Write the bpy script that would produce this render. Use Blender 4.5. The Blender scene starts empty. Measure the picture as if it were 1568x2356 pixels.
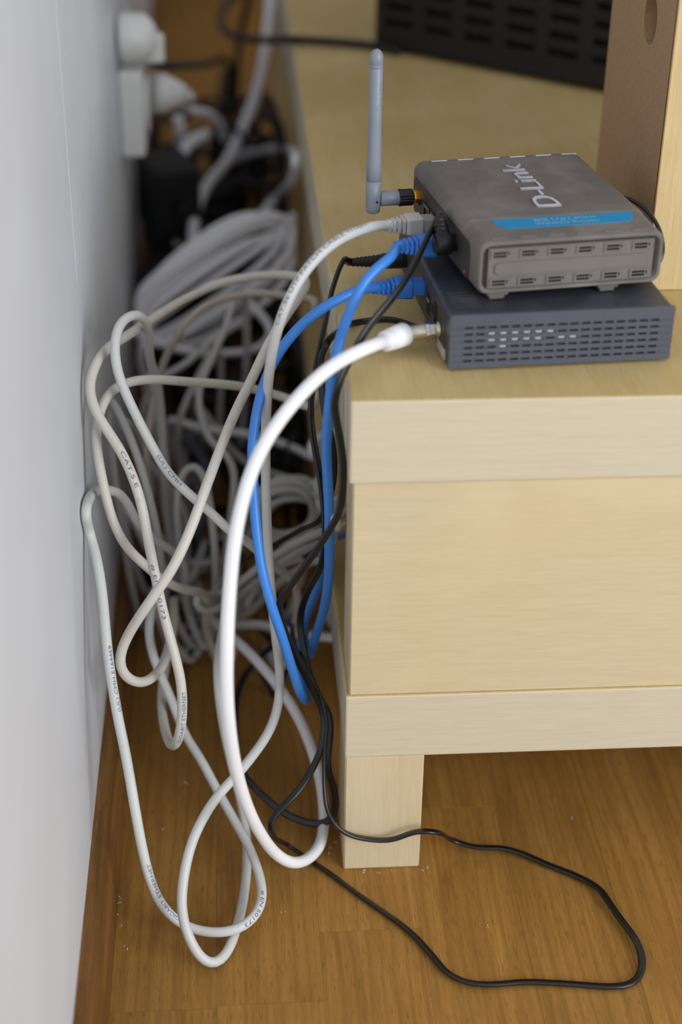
import bpy, bmesh, math, random
from mathutils import Vector, Matrix

random.seed(11)
sc = bpy.context.scene
C = sc.collection

# ------------------------------------------------------------------ camera
cam_d = bpy.data.cameras.new('camera')
cam = bpy.data.objects.new('camera', cam_d)
C.objects.link(cam)
cam_d.sensor_fit = 'VERTICAL'
cam_d.sensor_height = 36.0
cam_d.lens = 54.7655
cam_d.clip_start = 0.02
right = Vector((0.9976, -0.0675, 0.0123))
up = Vector((0.0232, 0.5008, 0.8653))
fwd = Vector((0.0646, 0.8629, -0.5011))
m = Matrix((right, up, -fwd)).transposed().to_4x4()
m.translation = Vector((-0.0619, -0.7657, 0.7170))
cam.matrix_world = m
cam_d.dof.use_dof = True
cam_d.dof.focus_distance = 0.97
cam_d.dof.aperture_fstop = 3.1
sc.camera = cam

# ------------------------------------------------------------------ light
world = bpy.data.worlds.new('world')
sc.world = world
world.use_nodes = True
wb = world.node_tree.nodes['Background']
wb.inputs[0].default_value = (0.80, 0.88, 1.0, 1)
wb.inputs[1].default_value = 0.72

def area_light(name, loc, target, sx, sy, power, col):
    d = bpy.data.lights.new(name, 'AREA')
    d.shape = 'RECTANGLE'; d.size = sx; d.size_y = sy
    d.energy = power; d.color = col
    o = bpy.data.objects.new(name, d)
    C.objects.link(o)
    o.location = loc
    o.rotation_euler = (Vector(target) - Vector(loc)).to_track_quat('-Z', 'Y').to_euler()
    return o

area_light('window_daylight', (1.90, -2.00, 1.15), (0.0, 0.3, 0.20), 1.6, 1.5, 64, (0.94, 0.975, 1.0))
area_light('far_window_daylight', (0.90, 2.72, 1.40), (0.2, 0.5, 0.3), 1.3, 1.0, 5.5, (0.90, 0.95, 1.0))
sc.view_settings.view_transform = 'Standard'
sc.view_settings.look = 'None'
sc.view_settings.exposure = -0.07
sc.view_settings.gamma = 1.0
sc.cycles.max_bounces = 6
sc.cycles.diffuse_bounces = 4
sc.cycles.glossy_bounces = 3
sc.view_settings.use_curve_mapping = False

# ------------------------------------------------------------------ helpers
def lin(c):
    return tuple(((v / 255) / 12.92 if v / 255 <= 0.04045 else ((v / 255 + 0.055) / 1.055) ** 2.4) for v in c) + (1.0,)

class Nodes:
    def __init__(s, name):
        s.m = bpy.data.materials.new(name); s.m.use_nodes = True
        s.t = s.m.node_tree; s.b = s.t.nodes['Principled BSDF']
        s.co = None
    def n(s, kind, **kw):
        x = s.t.nodes.new(kind)
        for k, v in kw.items():
            if hasattr(x, k): setattr(x, k, v)
        return x
    def link(s, a, b): s.t.links.new(a, b)
    def coord(s, scale=(1, 1, 1), rot=(0, 0, 0), which='Object'):
        tc = s.n('ShaderNodeTexCoord'); mp = s.n('ShaderNodeMapping')
        mp.inputs['Scale'].default_value = scale; mp.inputs['Rotation'].default_value = rot
        s.link(tc.outputs[which], mp.inputs[0])
        return mp.outputs[0]
    def noise(s, vec, scale, detail=4, rough=0.55, dist=0.0):
        x = s.n('ShaderNodeTexNoise')
        x.inputs['Scale'].default_value = scale; x.inputs['Detail'].default_value = detail
        x.inputs['Roughness'].default_value = rough; x.inputs['Distortion'].default_value = dist
        s.link(vec, x.inputs['Vector'])
        return x.outputs['Fac']
    def ramp(s, fac, stops):
        x = s.n('ShaderNodeValToRGB')
        e = x.color_ramp.elements
        while len(e) < len(stops): e.new(0.5)
        for i, (p, c) in enumerate(stops):
            e[i].position = p; e[i].color = c
        s.link(fac, x.inputs[0])
        return x.outputs[0]
    def mix(s, fac, a, b, mode='MIX'):
        x = s.n('ShaderNodeMix', data_type='RGBA', blend_type=mode)
        for sock, v in ((x.inputs[0], fac), (x.inputs[6], a), (x.inputs[7], b)):
            if isinstance(v, (int, float)): sock.default_value = v
            elif isinstance(v, tuple): sock.default_value = v
            else: s.link(v, sock)
        return x.outputs[2]
    def bump(s, h, strength, dist=0.001):
        x = s.n('ShaderNodeBump')
        x.inputs['Strength'].default_value = strength; x.inputs['Distance'].default_value = dist
        s.link(h, x.inputs['Height']); s.link(x.outputs[0], s.b.inputs['Normal'])
    def base(s, c):
        if isinstance(c, tuple): s.b.inputs['Base Color'].default_value = c
        else: s.link(c, s.b.inputs['Base Color'])
    def set(s, rough=0.5, metal=0.0, spec=0.5, coat=0.0, alpha=None, trans=None):
        s.b.inputs['Roughness'].default_value = rough; s.b.inputs['Metallic'].default_value = metal
        s.b.inputs['Specular IOR Level'].default_value = spec; s.b.inputs['Coat Weight'].default_value = coat
        if trans is not None: s.b.inputs['Transmission Weight'].default_value = trans
        return s.m

def plain(name, col, rough=0.5, metal=0.0, spec=0.5, var=0.06, scale=60, bump=0.0, coat=0.0):
    n = Nodes(name)
    v = n.coord()
    a = lin(col); d = tuple(x * (1 - var) for x in a[:3]) + (1,); l = tuple(min(1, x * (1 + var)) for x in a[:3]) + (1,)
    f = n.noise(v, scale, 3)
    n.base(n.ramp(f, [(0.3, d), (0.7, l)]))
    if bump: n.bump(n.noise(v, scale * 12, 2), bump, 0.0004)
    return n.set(rough, metal, spec, coat)

def dusty(name, col, dust, amount=0.5, rough=0.65, spec=0.3, scale=26):
    n = Nodes(name)
    v = n.coord()
    big = n.ramp(n.noise(v, scale, 5, 0.6, 0.4), [(0.42, (0, 0, 0, 1)), (0.75, (amount,) * 3 + (1,))])
    fine = n.ramp(n.noise(v, scale * 30, 3, 0.7), [(0.62, (0, 0, 0, 1)), (0.78, (amount,) * 3 + (1,))])
    f = n.mix(1.0, big, fine, 'ADD')
    n.base(n.mix(f, lin(col), lin(dust)))
    n.bump(n.noise(v, 2200, 2), 0.12, 0.0003)
    return n.set(rough, 0, spec)

def birch(name, light, dark, sx=(3, 3, 70), patch=True, rough=0.45):
    n = Nodes(name)
    v = n.coord(sx)
    v2 = n.coord()
    grain = n.noise(v, 5.0, 6, 0.6, 0.3)
    c = n.ramp(grain, [(0.30, lin(dark)), (0.62, lin(light))])
    fine = n.noise(n.coord((sx[0] * 4, sx[1] * 4, sx[2] * 4)), 5.0, 3, 0.7)
    c = n.mix(0.28, c, n.ramp(fine, [(0.35, lin(tuple(x * 0.9 for x in dark))), (0.65, lin(light))]))
    if patch:
        blot = n.noise(v2, 9.0, 3, 0.5, 0.6)
        c = n.mix(n.ramp(blot, [(0.50, (0, 0, 0, 1)), (0.72, (0.45, 0.45, 0.45, 1))]), c, lin(tuple(min(255, x * 1.07) for x in light)))
        warm = n.noise(v2, 5.0, 2, 0.5, 0.2)
        c = n.mix(n.ramp(warm, [(0.45, (0, 0, 0, 1)), (0.75, (0.5, 0.5, 0.5, 1))]), c, lin((dark[0], dark[1] * 0.95, dark[2] * 0.85)))
    n.base(c)
    n.bump(fine, 0.06, 0.0003)
    return n.set(rough, 0, 0.28)

def oak(name, light, mid, dark, off):
    n = Nodes(name)
    tc = n.n('ShaderNodeTexCoord'); mp = n.n('ShaderNodeMapping')
    oi = n.n('ShaderNodeObjectInfo')
    mul = n.n('ShaderNodeMath', operation='MULTIPLY'); mul.inputs[1].default_value = 37.0
    n.link(oi.outputs['Random'], mul.inputs[0])
    comb = n.n('ShaderNodeCombineXYZ'); n.link(mul.outputs[0], comb.inputs[0]); n.link(mul.outputs[0], comb.inputs[1])
    add = n.n('ShaderNodeVectorMath', operation='ADD')
    n.link(tc.outputs['Object'], add.inputs[0]); n.link(comb.outputs[0], add.inputs[1])
    mp.inputs['Scale'].default_value = (1.0, 0.10, 1.0)
    n.link(add.outputs[0], mp.inputs[0])
    g = n.noise(mp.outputs[0], 70, 5, 0.6, 0.7)
    c = n.ramp(g, [(0.28, lin(dark)), (0.5, lin(mid)), (0.72, lin(light))])
    mp2 = n.n('ShaderNodeMapping'); mp2.inputs['Scale'].default_value = (1.0, 0.07, 1.0)
    n.link(add.outputs[0], mp2.inputs[0])
    pore = n.noise(mp2.outputs[0], 1100, 2, 0.6)
    pr = n.ramp(pore, [(0.56, (0, 0, 0, 1)), (0.68, (0.6, 0.6, 0.6, 1))])
    c = n.mix(pr, c, lin(tuple(x * 0.72 for x in dark)))
    mp3 = n.n('ShaderNodeMapping'); mp3.inputs['Scale'].default_value = (1.0, 0.16, 1.0)
    n.link(add.outputs[0], mp3.inputs[0])
    wv = n.n('ShaderNodeTexWave', wave_type='BANDS', bands_direction='X'); wv.inputs['Scale'].default_value = 34; wv.inputs['Distortion'].default_value = 9
    wv.inputs['Detail'].default_value = 2.5; wv.inputs['Detail Scale'].default_value = 0.55; wv.inputs['Detail Roughness'].default_value = 0.45
    n.link(mp3.outputs[0], wv.inputs['Vector'])
    c = n.mix(n.ramp(wv.outputs['Fac'], [(0.0, (0.5, 0.5, 0.5, 1)), (0.30, (0, 0, 0, 1))]), c, lin(dark))
    mp4 = n.n('ShaderNodeMapping'); mp4.inputs['Scale'].default_value = (1.0, 0.012, 1.0)
    n.link(add.outputs[0], mp4.inputs[0])
    line = n.noise(mp4.outputs[0], 700, 2, 0.5)
    c = n.mix(n.ramp(line, [(0.40, (0.32, 0.32, 0.32, 1)), (0.58, (0, 0, 0, 1))]), c, lin(dark))
    val = n.n('ShaderNodeMapRange'); val.inputs[3].default_value = 0.92; val.inputs[4].default_value = 1.07
    n.link(oi.outputs['Random'], val.inputs[0])
    hs = n.n('ShaderNodeHueSaturation'); n.link(val.outputs[0], hs.inputs['Value']); n.link(c, hs.inputs['Color'])
    n.base(hs.outputs[0])
    n.bump(pore, 0.10, 0.0004)
    return n.set(0.5, 0, 0.24)

def obj(name, bm, mat, parent=None, smooth=False, loc=(0, 0, 0), rot=None):
    me = bpy.data.meshes.new(name)
    bm.normal_update()
    bm.to_mesh(me); bm.free()
    if smooth:
        for p in me.polygons: p.use_smooth = True
    o = bpy.data.objects.new(name, me)
    if isinstance(mat, list):
        for x in mat: me.materials.append(x)
    elif mat: me.materials.append(mat)
    C.objects.link(o)
    if parent: o.parent = parent
    o.location = loc
    if rot: o.rotation_euler = rot
    return o

def thing(name, label, cat, loc=(0, 0, 0), rz=0.0, group=None):
    o = bpy.data.objects.new(name, None)
    C.objects.link(o)
    o.empty_display_size = 0.02
    o.location = loc; o.rotation_euler = (0, 0, rz)
    o['label'] = label; o['category'] = cat
    if group: o['group'] = group
    return o

def tag(o, label, cat, group=None):
    o['label'] = label; o['category'] = cat
    if group: o['group'] = group
    return o

def struct(o):
    o['kind'] = 'structure'
    return o

def link_mesh(name, me, parent, loc, rot=None):
    o = bpy.data.objects.new(name, me); C.objects.link(o)
    o.parent = parent; o.location = loc
    if rot: o.rotation_euler = rot
    return o

def rbox(x0, x1, y0, y1, z0, z1, bev=0.0, seg=2, bm=None):
    b = bmesh.new()
    bmesh.ops.create_cube(b, size=1.0)
    bmesh.ops.scale(b, vec=(x1 - x0, y1 - y0, z1 - z0), verts=b.verts)
    bmesh.ops.translate(b, vec=((x0 + x1) / 2, (y0 + y1) / 2, (z0 + z1) / 2), verts=b.verts)
    if bev: bmesh.ops.bevel(b, geom=b.edges[:] , offset=bev, segments=seg, profile=0.5, affect='EDGES')
    if bm is None: return b
    me = bpy.data.meshes.new('tmp'); b.to_mesh(me); b.free(); bm.from_mesh(me); bpy.data.meshes.remove(me)
    return bm

def merge(bm, other):
    me = bpy.data.meshes.new('tmp'); other.to_mesh(me); other.free(); bm.from_mesh(me); bpy.data.meshes.remove(me)
    return bm

def loft(rings, cap=True, bm=None):
    bm = bm or bmesh.new()
    vs = [[bm.verts.new(p) for p in r] for r in rings]
    n = len(rings[0])
    for a, b in zip(vs, vs[1:]):
        for i in range(n):
            bm.faces.new((a[i], a[(i + 1) % n], b[(i + 1) % n], b[i]))
    if cap:
        bm.faces.new(list(reversed(vs[0]))); bm.faces.new(vs[-1])
    bmesh.ops.recalc_face_normals(bm, faces=bm.faces)
    return bm

def rrect(w, h, r, seg=5):
    pts = []
    for cx, cy, a0 in ((w / 2 - r, h / 2 - r, 0), (-w / 2 + r, h / 2 - r, 90), (-w / 2 + r, -h / 2 + r, 180), (w / 2 - r, -h / 2 + r, 270)):
        for i in range(seg + 1):
            a = math.radians(a0 + 90 * i / seg)
            pts.append((cx + r * math.cos(a), cy + r * math.sin(a)))
    return pts

def axis_frame(p0, p1):
    t = (Vector(p1) - Vector(p0)).normalized()
    u = Vector((0, 0, 1)) if abs(t.z) < 0.9 else Vector((0, 1, 0))
    a = t.cross(u).normalized(); b = a.cross(t).normalized()
    return t, a, b

def lathe(p0, p1, prof, n=24, bm=None):
    """prof: list of (t 0..1 along p0->p1, radius)"""
    t, a, b = axis_frame(p0, p1)
    L = (Vector(p1) - Vector(p0)).length
    rings = []
    for s, r in prof:
        c = Vector(p0) + t * (s * L)
        rings.append([c + (a * math.cos(2 * math.pi * i / n) + b * math.sin(2 * math.pi * i / n)) * max(r, 1e-5) for i in range(n)])
    return loft(rings, True, bm)

def boxloft(p0, p1, secs, upv=(0, 0, 1), bm=None):
    """secs: list of (distance, half_width, half_height, corner) along p0->p1; rounded-rectangle sections"""
    t = (Vector(p1) - Vector(p0)).normalized()
    a = t.cross(Vector(upv)).normalized(); b = a.cross(t).normalized()
    rings = []
    for s, hw, hh, r in secs:
        c = Vector(p0) + t * s
        rings.append([c + a * x + b * y for x, y in rrect(2 * hw, 2 * hh, r, 3)])
    return loft(rings, True, bm)

def grid_panel(us, vs, depth, thick, to3):
    """panel on a plane; depth(i,j) = recess of cell; to3(u,v,d) maps to 3-D with d going inwards"""
    bm = bmesh.new(); cache = {}
    def V(u, v, d):
        k = (round(u, 6), round(v, 6), round(d, 6))
        if k not in cache: cache[k] = bm.verts.new(to3(u, v, d))
        return cache[k]
    nu, nv = len(us) - 1, len(vs) - 1
    D = [[depth(i, j) for j in range(nv)] for i in range(nu)]
    def g(i, j): return D[i][j] if 0 <= i < nu and 0 <= j < nv else thick
    for i in range(nu):
        for j in range(nv):
            d = D[i][j]
            bm.faces.new((V(us[i], vs[j], d), V(us[i + 1], vs[j], d), V(us[i + 1], vs[j + 1], d), V(us[i], vs[j + 1], d)))
    for i in range(nu + 1):
        for j in range(nv):
            a, b = g(i - 1, j), g(i, j)
            if abs(a - b) > 1e-7:
                bm.faces.new((V(us[i], vs[j], a), V(us[i], vs[j + 1], a), V(us[i], vs[j + 1], b), V(us[i], vs[j], b)))
    for i in range(nu):
        for j in range(nv + 1):
            a, b = g(i, j - 1), g(i, j)
            if abs(a - b) > 1e-7:
                bm.faces.new((V(us[i], vs[j], a), V(us[i + 1], vs[j], a), V(us[i + 1], vs[j], b), V(us[i], vs[j], b)))
    bmesh.ops.recalc_face_normals(bm, faces=bm.faces)
    return bm

class Path:
    """smooth centreline with parallel-transported frames"""
    def __init__(s, pts, step=0.004, n0=None):
        P = [Vector(p) for p in pts]
        dense = []
        ext = [P[0] * 2 - P[1]] + P + [P[-1] * 2 - P[-2]]
        for i in range(1, len(ext) - 2):
            p0, p1, p2, p3 = ext[i - 1:i + 3]
            t0 = 0.0; t1 = t0 + max(1e-5, (p1 - p0).length) ** 0.5; t2 = t1 + max(1e-5, (p2 - p1).length) ** 0.5; t3 = t2 + max(1e-5, (p3 - p2).length) ** 0.5
            k = max(4, int((p2 - p1).length / 0.0012))
            for j in range(k):
                t = t1 + (t2 - t1) * j / k
                a1 = p0 * ((t1 - t) / (t1 - t0)) + p1 * ((t - t0) / (t1 - t0))
                a2 = p1 * ((t2 - t) / (t2 - t1)) + p2 * ((t - t1) / (t2 - t1))
                a3 = p2 * ((t3 - t) / (t3 - t2)) + p3 * ((t - t2) / (t3 - t2))
                b1 = a1 * ((t2 - t) / (t2 - t0)) + a2 * ((t - t0) / (t2 - t0))
                b2 = a2 * ((t3 - t) / (t3 - t1)) + a3 * ((t - t1) / (t3 - t1))
                dense.append(b1 * ((t2 - t) / (t2 - t1)) + b2 * ((t - t1) / (t2 - t1)))
        dense.append(P[-1])
        cum = [0.0]
        for a, b in zip(dense, dense[1:]): cum.append(cum[-1] + (b - a).length)
        s.L = cum[-1]
        n = max(4, int(s.L / step))
        s.p = []; k = 0
        for i in range(n + 1):
            d = s.L * i / n
            while k < len(cum) - 2 and cum[k + 1] < d: k += 1
            w = (d - cum[k]) / max(1e-9, cum[k + 1] - cum[k])
            s.p.append(dense[k].lerp(dense[k + 1], min(1, max(0, w))))
        # light smoothing keeps hand-drawn corners round
        for _ in range(4):
            q = s.p[:]
            for i in range(2, n - 1): q[i] = s.p[i] * 0.5 + (s.p[i - 1] + s.p[i + 1]) * 0.25
            s.p = q
        s.t = []
        for i in range(n + 1):
            s.t.append((s.p[min(n, i + 1)] - s.p[max(0, i - 1)]).normalized())
        u = Vector(n0) if n0 else (Vector((0, 0, 1)) if abs(s.t[0].z) < 0.9 else Vector((0, 1, 0)))
        nn = (u - s.t[0] * u.dot(s.t[0])).normalized()
        s.n = [nn]
        for i in range(1, n + 1):
            nn = s.n[-1] - s.t[i] * s.n[-1].dot(s.t[i])
            s.n.append(nn.normalized())
        s.b = [t.cross(v) for t, v in zip(s.t, s.n)]
        s.N = n
    def at(s, d):
        x = max(0, min(s.N - 1e-6, d / s.L * s.N)); i = int(x); w = x - i
        return s.p[i].lerp(s.p[i + 1], w), s.t[i].lerp(s.t[i + 1], w).normalized()
    def nearest(s, q):
        q = Vector(q)
        return min(range(s.N + 1), key=lambda i: (s.p[i] - q).length) / s.N * s.L

def sweep(path, prof, twist=0.0, radius=None):
    rings = []
    for i in range(path.N + 1):
        k = radius(i / path.N * path.L) if radius else 1.0
        a = twist * i / path.N
        ca, sa = math.cos(a), math.sin(a)
        rings.append([path.p[i] + (path.n[i] * (x * ca - y * sa) + path.b[i] * (x * sa + y * ca)) * k for x, y in prof])
    return loft(rings, True)

def circle(r, n=10):
    return [(r * math.cos(2 * math.pi * i / n), r * math.sin(2 * math.pi * i / n)) for i in range(n)]

def twin(r, n=7):
    pts = []
    for i in range(n):
        a = math.radians(-120 + 240 * i / (n - 1)); pts.append((r * 0.86 + r * math.cos(a), r * math.sin(a)))
    for i in range(n):
        a = math.radians(60 + 240 * i / (n - 1)); pts.append((-r * 0.86 + r * math.cos(a), r * math.sin(a)))
    return pts

def text_bm(txt, size, sx=1.0, extrude=0.0, space=1.0, align='LEFT', sub=0):
    cu = bpy.data.curves.new('glyphs', 'FONT')
    cu.body = txt; cu.size = size; cu.extrude = extrude; cu.space_character = space; cu.align_x = align
    cu.resolution_u = 3
    o = bpy.data.objects.new('glyphs', cu); C.objects.link(o)
    dg = bpy.context.evaluated_depsgraph_get()
    me = bpy.data.meshes.new_from_object(o.evaluated_get(dg))
    bm = bmesh.new(); bm.from_mesh(me)
    bpy.data.objects.remove(o); bpy.data.curves.remove(cu); bpy.data.meshes.remove(me)
    for v in bm.verts: v.co.x *= sx
    if sub:
        bmesh.ops.triangulate(bm, faces=bm.faces)
        bmesh.ops.subdivide_edges(bm, edges=[e for e in bm.edges if e.calc_length() > size * 0.22], cuts=sub)
    return bm

def print_on(path, r, q0, q1, txt, height, mat, parent, face, side=0.0):
    """lettering that follows the jacket from the point nearest q0 to the point nearest q1"""
    s0, s1 = path.nearest(q0), path.nearest(q1)
    bm = text_bm(txt, height * 1.35, sub=1)
    xs = [v.co.x for v in bm.verts]; x0, x1 = min(xs), max(xs)
    sgn = 1 if s1 > s0 else -1
    fv = Vector(face).normalized()
    for v in bm.verts:
        s = s0 + (s1 - s0) * (v.co.x - x0) / (x1 - x0)
        p, t = path.at(s)
        rd = t * sgn
        n = (fv - t * fv.dot(t)).normalized()
        upv = n.cross(rd)
        a = (v.co.y - height * 0.5) / r + side
        v.co = p + (n * math.cos(a) + upv * math.sin(a)) * (r * 1.02 + 0.00006)
    return obj('printed_text', bm, mat, parent)

# ------------------------------------------------------------------ materials
M = {}
def make_wall_mat():
    n = Nodes('painted_wall')
    v = n.coord()
    f = n.noise(v, 6, 4)
    c = n.ramp(f, [(0.3, lin((214, 215, 218))), (0.7, lin((222, 225, 230)))])
    # scuff marks low on the wall
    sc_ = n.noise(n.coord((1, 3, 14)), 12, 4, 0.7)
    c = n.mix(n.ramp(sc_, [(0.66, (0, 0, 0, 1)), (0.8, (0.25, 0.25, 0.25, 1))]), c, lin((186, 183, 180)))
    n.base(c)
    n.bump(n.noise(v, 420, 3), 0.08, 0.0006)
    return n.set(0.42, 0, 0.4)
M['wall'] = make_wall_mat()
M['wall_dark'] = plain('back_wall_bounce_cut', (96, 80, 64), 0.7, spec=0.2)  # made dark only to cut the bounce onto the far floor
M['paper'] = plain('wall_seam', (222, 218, 208), 0.6)
M['skirting'] = oak('skirting_oak', (150, 108, 58), (128, 88, 44), (98, 64, 30), 0)
M['oak'] = oak('parquet_oak', (180, 134, 68), (165, 120, 58), (140, 99, 45), 0)
M['subfloor'] = plain('floor_gap', (84, 58, 30), 0.8)
M['birch_edge'] = birch('birch_edge_band', (219, 208, 183), (213, 199, 169), (2.2, 2.2, 75), False)
M['birch_face'] = birch('birch_veneer', (219, 203, 168), (215, 196, 157), (2, 2, 30), True)
M['birch_top'] = birch('birch_top', (211, 187, 133), (201, 173, 113), (26, 2, 26), True, 0.5)
M['birch_leg'] = birch('birch_leg', (219, 203, 168), (215, 196, 157), (30, 30, 2), True)
M['maple'] = birch('maple_side', (226, 200, 150), (210, 180, 128), (60, 60, 2.5), False)
M['mdf'] = plain('raw_mdf', (172, 140, 106), 0.85, spec=0.2, var=0.10, scale=400)
M['hole'] = plain('hollow_shade', (16, 12, 9), 0.9)  # near-black paint standing in for the shade inside recesses
M['router'] = dusty('router_grey', (112, 105, 100), (158, 152, 148), 0.45, 0.68, 0.25)
M['router_front'] = dusty('router_front_grey', (116, 111, 106), (150, 146, 142), 0.18, 0.6, 0.3)
M['router_dark'] = plain('router_port_panel', (62, 58, 55), 0.5)
M['dash'] = plain('glossy_dash', (205, 205, 215), 0.16, 0.55, 0.8)
M['logo'] = plain('silver_logo', (206, 206, 216), 0.22, 0.6, 0.6)
M['modem'] = dusty('modem_slate', (58, 60, 68), (110, 110, 116), 0.30, 0.42, 0.5, 40)
M['modem_front'] = plain('modem_front_slate', (84, 87, 98), 0.42)
M['black'] = plain('black_plastic', (24, 23, 24), 0.45)
M['lead'] = plain('black_lead', (22, 22, 24), 0.32, spec=0.6)
M['blackgap'] = plain('black_cable_rubber', (17, 16, 16), 0.6)
M['tv'] = plain('tv_black', (20, 17, 16), 0.6, var=0.15)
M['tvh'] = plain('tv_slot_shade', (7, 6, 6), 0.8)  # blacker copy of the cabinet colour, painting shade into the slots
M['antenna'] = plain('antenna_grey', (138, 144, 154), 0.42, var=0.03)
M['gold'] = plain('gold_nut', (212, 160, 60), 0.25, 1.0)
M['nickel'] = plain('nickel_connector', (214, 205, 190), 0.22, 1.0)
M['blue'] = plain('blue_jacket', (66, 138, 226), 0.36, spec=0.5, var=0.03)
M['bluehood'] = plain('blue_hood', (58, 128, 222), 0.42, var=0.03)
M['grey_jacket'] = plain('grey_jacket', (206, 206, 203), 0.42, var=0.03, scale=25)
M['grey_hood'] = plain('grey_hood', (198, 194, 190), 0.45, var=0.03)
M['clear'] = plain('smoky_plug', (176, 172, 166), 0.2, spec=0.6)
def soiled(name, col, dirt):
    n = Nodes(name)
    v = n.coord()
    f = n.ramp(n.noise(v, 130, 4, 0.7), [(0.58, (0, 0, 0, 1)), (0.80, (0.35, 0.35, 0.35, 1))])
    n.base(n.mix(f, lin(col), lin(dirt)))
    return n.set(0.45, 0, 0.4)
M['beige_jacket'] = soiled('beige_jacket', (210, 206, 195), (150, 142, 126))
M['net_jacket'] = soiled('pale_grey_jacket', (211, 212, 208), (165, 162, 156))
M['back_jacket'] = plain('tangle_grey_jacket', (196, 196, 192), 0.45, var=0.04, scale=25)
M['back_beige'] = plain('tangle_beige_jacket', (188, 182, 166), 0.45, var=0.04, scale=25)
M['white_jacket'] = plain('white_jacket', (247, 247, 250), 0.35, var=0.015, scale=25)
M['white'] = plain('white_plastic', (226, 226, 222), 0.4, var=0.02)
M['ink'] = plain('blue_ink', (96, 112, 158), 0.6)
M['ink_grey'] = plain('grey_ink', (120, 120, 128), 0.6)
M['slate'] = plain('slate_jacket', (78, 86, 96), 0.5)
M['label'] = plain('turquoise_label', (44, 140, 190), 0.7, var=0.05, spec=0.2)
M['label_text'] = plain('label_lettering', (152, 190, 196), 0.5)
M['sticker'] = plain('paper_sticker', (196, 192, 182), 0.6)
M['orange'] = plain('orange_lead', (214, 92, 30), 0.5)
M['glint_pale'] = plain('led_glint', (214, 220, 230), 0.25, 0.0)  # pale colour painting the window glints in the modem slots

# ------------------------------------------------------------------ floor
WX = -0.159
floor = obj('floor', rbox(WX - 0.2, 2.6, -2.4, 3.6, -0.06, -0.0022), M['subfloor'])
struct(floor)
lay = bmesh.new()
rows = range(-4, 17)
plank_meshes = {}
def plank_mesh(L):
    k = round(L, 3)
    if k not in plank_meshes:
        o = obj('plank', rbox(-0.03193, 0.03193, -L / 2 + 0.00008, L / 2 - 0.00008, -0.004, 0.0), M['oak'])
        plank_meshes[k] = o.data
        bpy.data.objects.remove(o)
    return plank_meshes[k]
rr = random.Random(4)
for r in rows:
    xc = -0.0185 + 0.064 * (r + 0.5)
    if xc - 0.032 < WX - 0.09: continue
    y = -0.75 + rr.uniform(-0.2, 0.2)
    if r in (-1, -2): y = -0.1103 - 0.42 - (0.0 if r == -1 else 0.002)
    if r == 3: y = -0.0863 - 0.42 - 0.30
    first = True
    while y < 3.3:
        L = 0.42 if first and r in (-1, -2, 3) else rr.choice((0.30, 0.36, 0.42, 0.48))
        if r == 3 and first: L = 0.30
        first = False
        link_mesh('plank', plank_mesh(L), floor, (xc, y + L / 2, -rr.uniform(0.0, 0.00025)))
        y += L
# the boards beyond the picked-out ones carry on in the same oak
far_floor = obj('far_boards', merge(rbox(1.07, 2.6, -2.4, 3.6, -0.004, -0.0004), rbox(WX, 1.07, -2.4, -0.95, -0.004, -0.0004)), M['oak'], floor)

# ------------------------------------------------------------------ walls and skirting
WALL_PLAN = [(-2.4, -0.158), (0.1, -0.159), (0.4, -0.1607), (0.7, -0.1630), (0.9, -0.1690), (1.2, -0.1795), (2.4, -0.215), (3.6, -0.25)]   # the old wall bows away from the bench
def wall_x(y):
    for (a, xa), (b, xb) in zip(WALL_PLAN, WALL_PLAN[1:]):
        if y <= b: return xa + (xb - xa) * (y - a) / (b - a)
    return WALL_PLAN[-1][1]
wall = struct(obj('wall_left', loft([[(x, y, 0.0), (x, y, 2.5), (x - 0.15, y, 2.5), (x - 0.15, y, 0.0)] for y, x in WALL_PLAN]), M['wall']))
obj('wallpaper_seam', rbox(wall_x(0.15) - 0.0005, wall_x(0.15) + 0.00015, 0.1500, 0.1509, 0.355, 2.45), M['paper'], wall)
struct(obj('unseen_back_wall', rbox(-0.225, 2.6, 2.80, 2.90, 0.0, 2.5), M['wall_dark']))  # unseen; set close and dark to dim the far floor
struct(obj('unseen_ceiling', rbox(-0.4, 2.6, -2.4, 2.90, 2.5, 2.55), M['wall']))  # unseen; added to cut the sky light over the far end
prof = [(0.0, 0.0), (0.0135, 0.0), (0.0130, 0.030), (0.0115, 0.043), (0.0095, 0.049), (0.0065, 0.0515), (0.0, 0.052)]
struct(obj('baseboard_left', loft([[(wx_ + x, y, z) for x, z in prof] for y, wx_ in WALL_PLAN]), M['skirting']))

# ------------------------------------------------------------------ bench
bench = thing('tv_bench', 'low birch veneer TV bench on square legs beside white wall', 'bench')
BX, BY = 0.55, 1.49
Z1, Z2, Z3, Z4 = 0.0936, 0.1413, 0.2901, 0.3420
def slab(name, x0, x1, y0, y1, z0, z1, mtop, bev=0.0012):
    bm = rbox(x0, x1, y0, y1, z0, z1, bev, 2)
    o = obj(name, bm, [M['birch_edge'], mtop], bench)
    for p in o.data.polygons:
        if abs(p.normal.z) > 0.9: p.material_index = 1
    return o
slab('top_slab', 0, BX, 0, BY, Z3, Z4, M['birch_top'])
slab('lower_slab', 0, BX, 0, BY, Z1, Z2, M['birch_top'])
obj('end_panel', rbox(0.0022, BX - 0.002, 0.0012, 0.052, Z2, Z3, 0.0008, 1), M['birch_face'], bench)
obj('end_panel', rbox(0.0022, BX - 0.002, BY - 0.052, BY - 0.0012, Z2, Z3, 0.0008, 1), M['birch_face'], bench)
obj('divider', rbox(0.01, BX - 0.01, 0.72, 0.77, Z2, Z3, 0.0008, 1), M['birch_face'], bench)
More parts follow.
